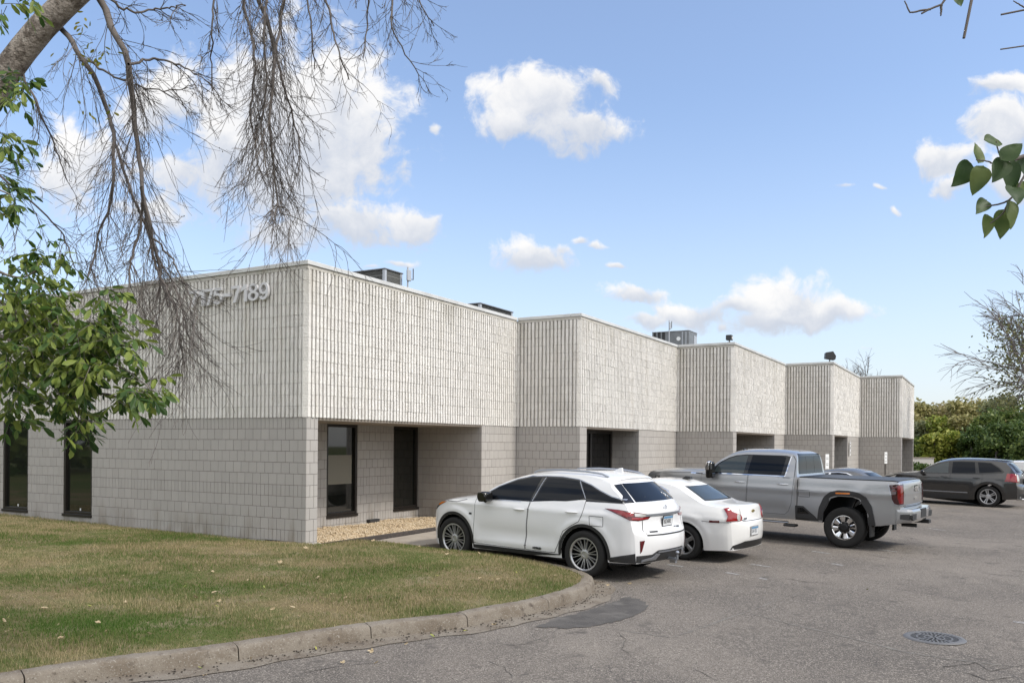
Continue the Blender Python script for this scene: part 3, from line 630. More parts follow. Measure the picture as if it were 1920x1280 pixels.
for k in (1,2,3,4):                                                # recessed glass doors of the other bays
    bx,by,L=bays[k]; p,e,d=REC[k]; w=e-p-.65
    f=MB(); z0,z1=-CH*11.7,-.05
    for a in (0,w/2-.04,w-.08): f.box(a,a+.08,-.006,.055,z0,z1)
    f.box(.081,w-.081,-.005,.054,z1-.08,z1-.001); f.box(.081,w-.081,-.005,.054,z0+.001,z0+.22)
    fo=f.build('door',m_brz,bld,bevel=.003); fo.matrix_local=Matrix(((-1,0,0,bx+e-.15),(0,-1,0,by+d),(0,0,1,OFF),(0,0,0,1)))
    MB().box(.07,w-.07,.008,.02,z0+.2,z1-.07).build('pane',m_dglass,fo)
    MB().tube([(w/2+.10,.09,-1.55),(w/2+.10,.09,-1.15)],.014).build('handle',m_gal,fo)
# footing blocks, vents
mb=MB(); mb.box(-.05,.36,-.07,.30,OFF-2.62,OFF-2.262); mb.box(-.045,.02,.31,.55,OFF-2.62,OFF-2.31); mb.build('footing',m_foot,bld,bevel=.02)
def vent(name,x,y,w,ax,z):
    v=MB()
    if ax=='A':
        v.box(-.018,.004,y,y+w,z,z+.11)
        for q in range(4): v.box(-.026,-.019,y+.03,y+w-.03,z+.018+q*.022,z+.028+q*.022)
    else:
        v.box(x,x+w,y-.10,y+.004,z,z+.10); v.box(x+.02,x+w-.02,y-.108,y-.101,z+.02,z+.08)
    return v.build(name,m_galD,bld,bevel=.003)
vent('vent',0,.62,.36,'A',OFF-2.335); vent('vent',3.95,1.842,.36,'B',OFF-2.30)
# ---- street number on the left wall
def glyph(ch,size,ext,name,mat,parent,bold=.0,mtx=None):
    cu=bpy.data.curves.new('t','FONT'); cu.body=ch; cu.size=size; cu.extrude=ext; cu.offset=bold; cu.resolution_u=3; cu.align_x='LEFT'
    to=bpy.data.objects.new('t',cu); COL.objects.link(to); dg=bpy.context.evaluated_depsgraph_get(); me=bpy.data.meshes.new_from_object(to.evaluated_get(dg)); bpy.data.objects.remove(to); bpy.data.curves.remove(cu)
    me.name=name; o=put(name,me,parent,mat)
    if mtx is not None: o.matrix_local=mtx
    return o
def wall_s(px,py=545):
    k=ray(px,py)[0]; return (k*C0[1]-C0[0])/(BY[0]-k*BY[1])
def seven(): return [[(0,1),(1,1),(1,.84),(.52,0),(.20,0),(.68,.82),(0,.82)]]
def one(): return [[(.48,1),(.98,1),(.98,0),(.52,0),(.52,.70),(.02,.58),(.02,.76)]]
def dash(): return [[(0,.60),(1,.60),(1,.40),(0,.40)]]
def ringpts(cx,cy,rx,ry,t,tx,a0=0,a1=360,n=26):
    A=[R(a0+(a1-a0)*k/n) for k in range(n+1)]
    return [(cx+rx*math.cos(q),cy+ry*math.sin(q)) for q in A],[(cx+(rx-tx)*math.cos(q),cy+(ry-t)*math.sin(q)) for q in A]
def numeral(ch,pl,pr):
    s0,s1=wall_s(pl),wall_s(pr); w=s0-s1; h=.316; g=MB(); y0,y1=-.040,-.088
    def P(a,b,y): return (y,s0-a*w,OFF+2.149+b*h)
    def solid(poly,d=0):
        k=len(poly); V=[P(a,b,y0) for a,b in poly]+[P(a,b,y1-d) for a,b in poly]
        g.add(V,[tuple(range(k)),tuple(range(k,2*k))]+[(i,(i+1)%k,k+(i+1)%k,k+i) for i in range(k)])
    def ring(cx,cy,rx,ry,t,tx,a0=0,a1=360,d=0):
        O,I=ringpts(cx,cy,rx,ry,t,tx,a0,a1); n=len(O); V=[P(*q,y0) for q in O]+[P(*q,y0) for q in I]+[P(*q,y1-d) for q in O]+[P(*q,y1-d) for q in I]
        F=[]
        for i in range(n-1): F+=[(2*n+i,2*n+i+1,3*n+i+1,3*n+i),(i,i+1,2*n+i+1,2*n+i),(n+i,n+i+1,3*n+i+1,3*n+i)]
        g.add(V,F+[(0,n,3*n,2*n),(n-1,2*n-1,4*n-1,3*n-1)])
    if ch=='7':
        for q in seven(): solid(q)
    elif ch=='1':
        for q in one(): solid(q)
    elif ch=='-':
        for q in dash(): solid(q)
    elif ch=='8': ring(.5,.745,.43,.255,.125,.21); ring(.5,.285,.5,.285,.13,.235,d=.0015)
    elif ch=='9': ring(.48,.66,.48,.34,.135,.235); ring(.47,.50,.53,.50,.15,.255,-100,20,d=.0015); solid([(.02,.20),(.30,.235),(.40,.125),(.40,.002),(.20,.03)],.003)
    elif ch=='5': ring(.47,.335,.53,.335,.14,.25,-150,118); solid([(.12,1),(.93,1),(.93,.84),(.36,.84),(.31,.62),(.10,.48),(.04,.50)],.0015)
    return g.build('numeral',m_num,bld)
for ch,a,b in (('7',361,377),('1',378,389.5),('7',390.5,406),('5',406.5,423),('-',424.5,437.5),('7',440,456.5),('1',458,469.5),('8',471.5,490.5),('9',492,509.7)): numeral(ch,a,b)
# ================================================================== things on the roof and the walls
def bldthing(name,x,y,z,label,cat,group=None):
    mt=bmat@Matrix.Translation((x,y,OFF+z)); return empty(name,mat=mt,label=label,cat=cat,group=group)
def hvac(x0,x1,y0,y1,z1,label,style):
    t=bldthing('rooftop_unit',x0,y0,HB+.006,label,'air conditioner','air conditioning units on the roof'); h=z1-HB; w=x1-x0; d=y1-y0
    if style=='grille':
        c=MB(); c.box(.03,w-.03,.03,d-.03,0,h-.05); c.build('coil',m_galD,t)
        p=MB()
        for a,b in ((0,0),(w-.08,0),(0,d-.08),(w-.08,d-.08)): p.box(a,a+.08,b,b+.08,0,h-.03)
        p.build('corner_post',m_galL,t,bevel=.005)
        MB().box(-.02,w+.02,-.02,d+.02,h-.029,h).build('lid',m_gal,t,bevel=.006)
        g=MB()
        for k in range(1,22):
            xk=.08+k*(w-.16)/22; g.box(xk-.006,xk+.006,.012,.024,.02,h-.04)
        for k in range(1,26):
            yk=.08+k*(d-.16)/26; g.box(.012,.024,yk-.006,yk+.006,.02,h-.04)
        for zz_ in (.35,.7,1.0):
            if zz_<h-.1: g.box(.08,w-.08,.008,.0115,zz_,zz_+.02); g.box(.008,.0115,.08,d-.08,zz_,zz_+.02)
        g.build('grille',M('grille_wire',(.16,.16,.15),.6),t)
    else:
        MB().box(0,w,0,d*.62,0,h-.03).build('cabinet',m_gal,t,bevel=.008); MB().box(-.02,w+.02,-.02,d+.02,h-.029,h).build('lid',m_galL,t,bevel=.006)
        c=MB(); c.box(.03,w-.02,d*.625,d-.05,0,h-.032); c.build('coil',m_galD,t)
        p=MB()
        for q in (.625,.75,.875,.985): p.box(-.004,.03,d*q-.03,d*q+.03,0,h-.033)
        p.build('corner_post',m_gal,t)
        s=MB(); s.box(-.012,-.001,.25,.29,.02,h-.06); s.box(-.014,-.001,.10,.14,.02,h-.06); s.box(w*.6,w*.95,-.012,-.001,.2,h-.15); s.build('seam',m_galL,t)
        g=MB(); g.lathe([(.001,-.003),(.085,-.003),(.085,.004),(.001,.004)],20,axis='x'); o=g.build('badge',m_white,t); o.location=(-.006,d*.28,h*.78)
    return t
hvac(5.40,6.12,2.5,3.62,3.885,'dark louvred roof unit above the first bay, nearest the building corner','grille')
hvac(8.30,10.1,1.5,2.6,3.385,'low grey roof unit mostly hidden behind the long first parapet','grille')
hvac(21.96,23.05,0.0,1.55,4.217,'grey boxy roof unit with a round badge, above the second bay','cabinet')
def mast(x,y,ztop,label):
    t=bldthing('antenna_mast',x,y,HB+.006,label,'antenna','small antennas on the roof'); h=ztop-HB
    MB().tube([(0,0,0),(0,0,h)],.022).build('pole',m_galL,t); MB().box(-.10,.06,-.07,-.023,h-.36,h-.08).build('radio_box',m_galL,t,bevel=.01)
    MB().tube([(0,-.02,h-.3),(.16,-.05,h-.3),(.16,-.05,h-.02)],.014).build('bracket',m_post,t); return t
_m1=6.24; mast(6.15,2.35,4.03,'pale radio box on a pole beside the louvred roof unit'); mast(21.72,.75,4.62,'thin pole with a small box in front of the boxy roof unit')
def flood(x,y,big,label):
    t=bldthing('floodlight',x,y,HC-HB+HB+.001,label,'floodlight','floodlights on the parapet'); s=.33 if big else .2
    MB().box(-.05,.05,-.05,.05,0,.02).build('base',m_post,t); MB().tube([(0,0,.02),(0,0,.16 if big else .1)],.02).build('arm',m_post,t)
    hb=MB(); hb.prism([(-s*.55,.10),(s*.5,.03),(s*.62,.18),(s*.3,.36),(-s*.5,.32)] if big else [(-.09,.08),(.09,.08),(.09,.24),(-.09,.24)],'y',-s*.5,s*.5); ho=hb.build('lamp_head',M('lamp_black',(.03,.03,.032),.5),t,bevel=.012)
    ho.location=(0,0,.04 if big else 0); ho.rotation_euler=(0,0,R(-70 if big else -90))
    ln=MB(); ln.box(s*.58,s*.61,-s*.38,s*.38,.07,.165) if big else ln.box(.0905,.098,-.06,.06,.11,.2); lo=ln.build('lens',M('lamp_lens',(.55,.53,.48),.15),ho)
    return t
flood(22.9,-5.25,True,'large black floodlight tilted on the parapet corner'); flood(15.2,-3.45,False,'small square black lamp on the parapet of the third bay')
def sign(p,top,bot,nrm,label,w=.305,post=True,name='parking_sign'):
    a=math.atan2(nrm[1],nrm[0]); t=empty(name,(p[0],p[1],float(gz(p[0],p[1]))),a,label,'sign','parking signs along the building'); z0=float(gz(p[0],p[1])); tp,bt=top-z0,bot-z0
    MB().box(.02,.026,-w/2,w/2,bt,tp).build('panel',m_white,t,bevel=.002)
    if post: MB().box(-.02,.019,-.025,.025,-.05,bt+.3).build('post',m_post,t)
    g=MB(); h=tp-bt
    rows=(.80,.72,.50,.42,.22,.15) if post else (.93,.80,.74,.60,.52,.46)
    for q in rows:
        n=5; 
        for k in range(n):
            y0=-w*.36+k*w*.72/n; g.box(.0262,.0275,y0,y0+w*.1,bt+h*q,bt+h*(q+.04))
    if not post: g.lathe([(.001,.0262),(.055,.0262),(.055,.0275),(.001,.0275)],14,axis='x'); g.v[-56:]=[(x,y,z+bt+h*.2) for x,y,z in g.v[-56:]]
    g.build('lettering',m_black if not post else M('grey_print',(.25,.25,.25),.6),t); return t
s1=at(1660,850,36.); sign(s1[:2],1.92,1.43,(.72,-.69),'white parking sign on a dark post in front of the fifth bay')
s3=at(1550,860,30.5); sign(s3[:2],1.86,1.15,(.72,-.69),'white parking sign partly hidden behind the pickup cab')
ws=l2w(27.1,bays[3][1]-.03); sign(ws[:2],2.365,1.762,(BY[0]*-1,BY[1]*-1),'white notice fixed to the pale wall beside the fourth doorway',.30,False,'wall_sign')
# ================================================================== gravel bed and edging
m_gravel=M('tan_gravel',(.49,.38,.245),.9,var=[((.60,.50,.36),11,.45,.6,3),((.30,.215,.14),17,.55,.66,3)],spec=.2)
gpoly=[l2w(.30,-.03),l2w(5.97,-.03),l2w(5.97,1.85),l2w(.30,1.85)]
mb=MB(); mb.add([(p[0],p[1],.285) for p in gpoly],[(0,1,2,3)]); o=mb.build('gravel_bed',m_gravel); o['kind']='structure'
bm=bmesh.new(); bmesh.ops.create_icosphere(bm,subdivisions=1,radius=1); bm.verts.ensure_lookup_table(); IV=np.array([v.co[:] for v in bm.verts]); IT=np.array([[v.index for v in f.verts] for f in bm.faces]); bm.free()
IV=IV/np.linalg.norm(IV,axis=1).max()
n=8200; gx=RNG.uniform(.31,5.96,n); gy=RNG.uniform(-.02,1.84,n); r=RNG.uniform(.011,.024,n)
P=np.stack([C0[0]+BX[0]*gx+BY[0]*gy,C0[1]+BX[1]*gx+BY[1]*gy,.288+RNG.uniform(0,.02,n)+.02*np.sin(gx*3)*np.sin(gy*4)],1)
S=RNG.uniform(.65,1.3,(n,3))*r[:,None]; V=P[:,None,:]+(IV[None]*S[:,None,:])*(1+.25*RNG.normal(size=(n,len(IV),1)).clip(-1,1)); nbg=NB(); nbg.add(V,None,(IT[None]+np.arange(n)[:,None,None]*len(IV)).reshape(-1,3)); o=nbg.build('gravel',m_gravel); tag(o,kind='stuff')
e=MB(); e.box(.31,6.6,-.085,-.035,-.25,.012); eo=e.build('garden_edging',m_timber,None,bevel=.008); eo.matrix_world=bmat; tag(eo,'dark edging board along the front of the gravel bed','edging')
# ================================================================== vehicles
def paint(name,c,metal=0,rough=.3,coat=1.,flake=None):
    return M(name,c,rough,metal=metal,coat=coat,spec=.5)
m_wpaint=paint('white_car_paint',(.75,.75,.755),0,.35)
m_wpaint2=paint('white_sedan_paint',(.75,.745,.73),0,.38)
m_gpaint=paint('grey_truck_paint',(.34,.345,.355),.55,.28)
m_bpaint=paint('black_car_paint',(.016,.015,.015),0,.28)
m_spaint=paint('silver_car_paint',(.13,.13,.132),.3,.45)
m_cglass=M('car_glass',(.005,.007,.011),.02,spec=.20)
m_cglass2=M('car_glass_lighter',(.040,.050,.052),.02,spec=.6)
m_trim=M('black_trim',(.022,.022,.023),.55,bump=(300,.1,.001))
m_gloss=M('gloss_black_trim',(.008,.008,.008),.08,spec=.6)
m_seam=M('panel_gap',(.03,.03,.03),.8)
m_seamw=M('panel_gap_pale',(.085,.085,.09),.8)
m_under=M('underbody',(.010,.010,.010),.9,spec=.1)
m_tyre=M('tyre_rubber',(.020,.0195,.019),.82,bump=(60,.2,.003),spec=.3)
m_rimA=M('machined_rim',(.50,.50,.51),.3,metal=.75)
m_rimD=M('dark_rim',(.014,.014,.015),.4,metal=.4)
m_rimG=M('grey_rim',(.28,.28,.28),.35,metal=.7)
m_chrome=M('chrome',(.72,.73,.75),.08,metal=1)
m_satin=M('satin_metal',(.38,.40,.44),.3,metal=.8)
m_red=M('red_lens',(.24,.005,.008),.08,spec=.6,coat=.6)
m_redD=M('dark_red_lens',(.085,.003,.005),.08,spec=.6,coat=.6)
m_clear=M('clear_lens',(.50,.49,.47),.12,metal=.3,coat=.8)
m_smoke=M('smoked_lens',(.05,.05,.05),.08,coat=.8)
m_amber=M('amber_lens',(.62,.17,.01),.15,coat=.6)
m_gold=M('gold_badge',(.42,.33,.12),.3,metal=.7)
m_plate=M('plate_white',(.62,.63,.64),.45)
m_plateb=M('plate_blue',(.10,.24,.40),.45)
m_bedcover=M('bed_cover',(.035,.036,.038),.42)
def pchip(x,xp,fp):
    xp=np.asarray(xp,float);fp=np.asarray(fp,float); h=np.diff(xp); dl=np.diff(fp)/h; d=np.zeros(len(xp))
    for i in range(1,len(xp)-1):
        if dl[i-1]*dl[i]>0:
            w1=2*h[i]+h[i-1]; w2=h[i]+2*h[i-1]; d[i]=(w1+w2)/(w1/dl[i-1]+w2/dl[i])
    d[0]=dl[0]; d[-1]=dl[-1]
    x=np.clip(x,xp[0],xp[-1]); i=np.clip(np.searchsorted(xp,x)-1,0,len(h)-1); t=(x-xp[i])/h[i]
    return (1+2*t)*(1-t)**2*fp[i]+t*(1-t)**2*h[i]*d[i]+t*t*(3-2*t)*fp[i+1]+t*t*(t-1)*h[i]*d[i+1]
class Car:
    def __init__(s,name,pos,ang,label,cat,top,plan,prof,sill,arches,paint,under=None,crown=3.2,bow=2.6,lines=None):
        """top: (x,z,xe,ze) from the front bottom over the roof to the rear bottom"""
        s.paint=paint; z0=float(gz(*pos)); h=Vector((math.cos(ang),math.sin(ang),0)); l=Vector((-h.y,h.x,0))
        h.z=float(gz(pos[0]+h.x,pos[1]+h.y))-z0; l.z=float(gz(pos[0]+l.x,pos[1]+l.y))-z0; h.normalize(); l=(l-h*l.dot(h)).normalized(); n=h.cross(l)
        s.mt=Matrix(((h.x,l.x,n.x,pos[0]),(h.y,l.y,n.y,pos[1]),(h.z,l.z,n.z,z0),(0,0,0,1)))
        s.root=empty(name,mat=s.mt,label=label,cat=cat)
        s.plan=plan; s.prof=prof; s.lines=lines
        T=np.array(top,float); d=np.linalg.norm(np.diff(T[:,:2],axis=0),axis=1)+.02; u=np.concatenate([[0],np.cumsum(d)])
        us=[]
        for a,b in zip(u[:-1],u[1:]): us+=list(np.linspace(a,b,5)[:-1])
        us.append(u[-1]); us=np.array(us)
        xe=pchip(us,u,T[:,2])
        def low(x):
            z=np.interp(x,[p[0] for p in sill],[p[1] for p in sill])
            for f in arches: z=np.maximum(z,f['z'](x))
            return z
        # extra columns at the wheel arches
        ex=[]
        for f in arches: ex+=list(f['xs'])
        mono=np.minimum.accumulate(xe); uf=np.linspace(0,u[-1],6000); xf=np.minimum.accumulate(pchip(uf,u,T[:,2]))
        add=[float(np.interp(-e,-xf,uf)) for e in ex]
        us=np.unique(np.concatenate([us,add])); xc=pchip(us,u,T[:,0]); zc=pchip(us,u,T[:,1]); xe=np.minimum.accumulate(pchip(us,u,T[:,2])-1e-5*np.arange(len(us))); ze=pchip(us,u,T[:,3])
        # use the exact arch abscissae
        zl=low(xe); zl=np.minimum(zl,ze-.002); zl[0]=ze[0]; zl[-1]=ze[-1]
        s.W=lambda x,z: s.width(x,z)
        n=len(us); vj=np.sin(np.linspace(-1,1,27)*math.pi/2); m=len(vj); K=26
        V=[];mi=[];Fq=[]
        ye=s.width(xe,ze)
        top_=np.zeros((n,m,3))
        for j,v in enumerate(vj):
            w=abs(v)**crown; wx=abs(v)**bow
            top_[:,j,0]=xc*(1-wx)+xe*wx; top_[:,j,1]=v*ye; top_[:,j,2]=zc*(1-w)+ze*w
        tk=np.linspace(0,1,K+1)[1:]
        side=np.zeros((n,K,3))
        for k,t in enumerate(tk):
            z=ze*(1-t)+zl*t; side[:,k,0]=xe; side[:,k,2]=z; side[:,k,1]=s.width(xe,z)
        sideR=side.copy(); sideR[:,:,1]*=-1
        bot=np.zeros((n,m,3))
        for j,v in enumerate(vj): bot[:,j,0]=xe; bot[:,j,1]=v*side[:,-1,1]; bot[:,j,2]=zl
        bot[0]=top_[0]; bot[-1]=top_[-1]
        Vt=np.concatenate([top_.reshape(-1,3),side.reshape(-1,3),sideR.reshape(-1,3),bot.reshape(-1,3)])
        o1=n*m;o2=o1+n*K;o3=o2+n*K
        for i in range(n-1):
            for j in range(m-1): Fq.append((i*m+j,i*m+j+1,(i+1)*m+j+1,(i+1)*m+j)); mi.append(0)
            for k in range(K):
                a=o1+i*K+k-1 if k else i*m+m-1; b=o1+(i+1)*K+k-1 if k else (i+1)*m+m-1
                Fq.append((a,o1+i*K+k,o1+(i+1)*K+k,b)); mi.append(0)
                a=o2+i*K+k-1 if k else i*m; b=o2+(i+1)*K+k-1 if k else (i+1)*m
                Fq.append((a,b,o2+(i+1)*K+k,o2+i*K+k)); mi.append(0)
            for j in range(m-1): Fq.append((o3+i*m+j,o3+(i+1)*m+j,o3+(i+1)*m+j+1,o3+i*m+j+1)); mi.append(1)
        me=mesh_np('body',Vt,np.array(Fq),True,mi)
        bm=bmesh.new(); bm.from_mesh(me); bmesh.ops.remove_doubles(bm,verts=bm.verts,dist=.0004); bmesh.ops.dissolve_degenerate(bm,dist=.0002,edges=bm.edges); bmesh.ops.recalc_face_normals(bm,faces=bm.faces); bm.to_mesh(me)
        s.bvh=BVHTree.FromBMesh(bm); bm.free()
        for p in me.polygons: p.use_smooth=True
        me.set_sharp_from_angle(angle=R(38))
        s.body=put('body',me,s.root,[paint,under or m_under])
    def width(s,x,z):
        w=pchip(np.asarray(x,float),[p[0] for p in s.plan],[p[1] for p in s.plan])*pchip(np.asarray(z,float),[p[0] for p in s.prof],[p[1] for p in s.prof])
        if s.lines is not None: w=w+s.lines(np.asarray(x,float),np.asarray(z,float))
        return w
    def proj(s,a,b,pl):
        """a,b are coordinates in the view plane pl: 'L','R' side (x,z); 'B' rear (y,z); 'F' front; 'T' top (x,y); number = oblique yaw"""
        if pl=='L': o,d=Vector((a,4,b)),Vector((0,-1,0))
        elif pl=='R': o,d=Vector((a,-4,b)),Vector((0,1,0))
        elif pl=='B': o,d=Vector((-6,a,b)),Vector((1,0,0))
        elif pl=='F': o,d=Vector((9,a,b)),Vector((-1,0,0))
        elif pl=='T': o,d=Vector((a,b,5)),Vector((0,0,-1))
        else:
            e=Vector((math.cos(pl),math.sin(pl),0)); d=Vector((-e.y,e.x,0)); o=e*a-d*6; o.z=b
        h=s.bvh.ray_cast(o,d)
        if h[0] is None: return None
        n=h[1]
        if n.dot(d)>0: n=-n
        return h[0],n
    def strip_rows(s,rows,pl,off,name,mat,parent=None,skirt=True,smooth=True,label=None):
        """rows: list of equal-length lists of view-plane points; projected onto the body and lifted by off"""
        P=[];last=None
        for r in rows:
            Q=[]
            for a,b in r:
                h=s.proj(a,b,pl)
                if h is None: Q.append(None)
                else: Q.append(h[0]+h[1]*off)
            for i in range(len(Q)):
                if Q[i] is None:
                    c=[(abs(i-j),Q[j]) for j in range(len(Q)) if Q[j] is not None]
                    Q[i]=min(c,key=lambda t:t[0])[1].copy() if c else (P[-1][i].copy() if P else Vector((0,0,0)))
            P.append(Q)
        nr,nc=len(P),len(P[0]); V=[p for r in P for p in r]; Fq=[(i*nc+j,i*nc+j+1,(i+1)*nc+j+1,(i+1)*nc+j) for i in range(nr-1) for j in range(nc-1)]
        if skirt:
            bd=[j for j in range(nc)]+[i*nc+nc-1 for i in range(1,nr)]+[(nr-1)*nc+j for j in range(nc-2,-1,-1)]+[i*nc for i in range(nr-2,0,-1)]
            base=len(V)
            for k in bd:
                i,j=divmod(k,nc); a,b=rows[i][j]; h=s.proj(a,b,pl); V.append((h[0]-h[1]*.004) if h else V[k].copy())
            L=len(bd); Fq+=[(bd[q],bd[(q+1)%L],base+(q+1)%L,base+q) for q in range(L)]
        mb=MB(); mb.add(V,Fq); o=mb.build(name,mat,parent or s.root,smooth=smooth,sharp=50)
        if label: o['label']=label
        return o
    def poly(s,pts,pl,off,name,mat,parent=None,step=.035,cols=14,rnd=0,skirt=True,label=None):
        """filled outline (row-convex in the second coordinate)"""
        P=[tuple(p) for p in pts]
        for _ in range(rnd):
            Q=[]
            for i in range(len(P)):
                a,b=P[i],P[(i+1)%len(P)]; Q+=[(a[0]*.82+b[0]*.18,a[1]*.82+b[1]*.18),(a[0]*.18+b[0]*.82,a[1]*.18+b[1]*.82)]
            P=Q
        zs=sorted(set(round(p[1],5) for p in P)); lv=[]
        for a,b in zip(zs[:-1],zs[1:]): lv+=list(np.linspace(a,b,max(2,int((b-a)/step)+1))[:-1])
        lv.append(zs[-1]); rows=[]
        for z in lv:
            zz_=min(max(z,zs[0]+1e-5),zs[-1]-1e-5); xs=[]
            for i in range(len(P)):
                a,b=P[i],P[(i+1)%len(P)]
                if (a[1]-zz_)*(b[1]-zz_)<=0 and a[1]!=b[1]: xs.append(a[0]+(b[0]-a[0])*(zz_-a[1])/(b[1]-a[1]))
            if len(xs)<2: continue
            rows.append([(x,zz_) for x in np.linspace(min(xs),max(xs),cols)])
        return s.strip_rows(rows,pl,off,name,mat,parent,skirt,True,label)
    def line(s,pts,pl,w,off,name,mat,parent=None,closed=False,step=.03,skirt=True):
        P=[np.array(p,float) for p in pts]
        if closed: P.append(P[0])
        Q=[]
        for a,b in zip(P[:-1],P[1:]):
            k=max(1,int(np.linalg.norm(b-a)/step)); Q+=[a+(b-a)*t/k for t in range(k)]
        Q.append(P[-1]); Q=np.array(Q); T=np.gradient(Q,axis=0)
        if closed: T[0]=T[-1]=(Q[1]-Q[-2])
        T/=np.linalg.norm(T,axis=1)[:,None]+1e-9; Nn=np.stack([-T[:,1],T[:,0]],1)
        rows=[[tuple(q-n*w/2),tuple(q+n*w/2)] for q,n in zip(Q,Nn)]
        return s.strip_rows(rows,pl,off,name,mat,parent,skirt)
    def band(s,A,B,pl,off,name,mat,parent=None,k=4,n=40):
        def rs(P):
            P=np.asarray(P,float); u=np.concatenate([[0],np.cumsum(np.linalg.norm(np.diff(P,axis=0),axis=1))]); u/=u[-1]; t=np.linspace(0,1,n)
            return np.stack([np.interp(t,u,P[:,0]),np.interp(t,u,P[:,1])],1)
        A,B=rs(A),rs(B); rows=[[tuple(a+(b-a)*q/k) for q in range(k+1)] for a,b in zip(A,B)]
        return s.strip_rows(rows,pl,off,name,mat,parent)
    def text(s,txt,size,p,facing,mat,name='badge',ext=.003,bold=.002,parent=None,flip=False):
        """facing 'B': read from behind; 'L': read from the left"""
        x,y,z=p
        mt=Matrix(((0,0,-1,x),(-1,0,0,y),(0,1,0,z),(0,0,0,1))) if facing=='B' else Matrix(((-1,0,0,x),(0,0,1,y),(0,1,0,z),(0,0,0,1)))
        return glyph(txt,size,ext,name,mat,parent or s.root,bold,mt)
def circ_arch(xw,zw,Rr):
    a=np.linspace(0,math.pi,25); xs=xw+Rr*np.cos(a); xs=np.concatenate([[xw+Rr+.002],xs[1:-1],[xw-Rr-.002,xw+Rr*.9995,xw-Rr*.9995]])
    return dict(xs=xs,z=lambda x:np.where(np.abs(x-xw)<Rr,zw+np.sqrt(np.maximum(Rr*Rr-(x-xw)**2,0)),-9))
def poly_arch(pts):
    X=[p[0] for p in pts];Z=[p[1] for p in pts]; xs=[]
    for a,b in zip(X[:-1],X[1:]): xs+=list(np.linspace(a,b,6))
    return dict(xs=np.array(xs+[X[0]-.002,X[-1]+.002]),z=lambda x:np.where((x>X[0])&(x<X[-1]),np.interp(x,X,Z),-9))
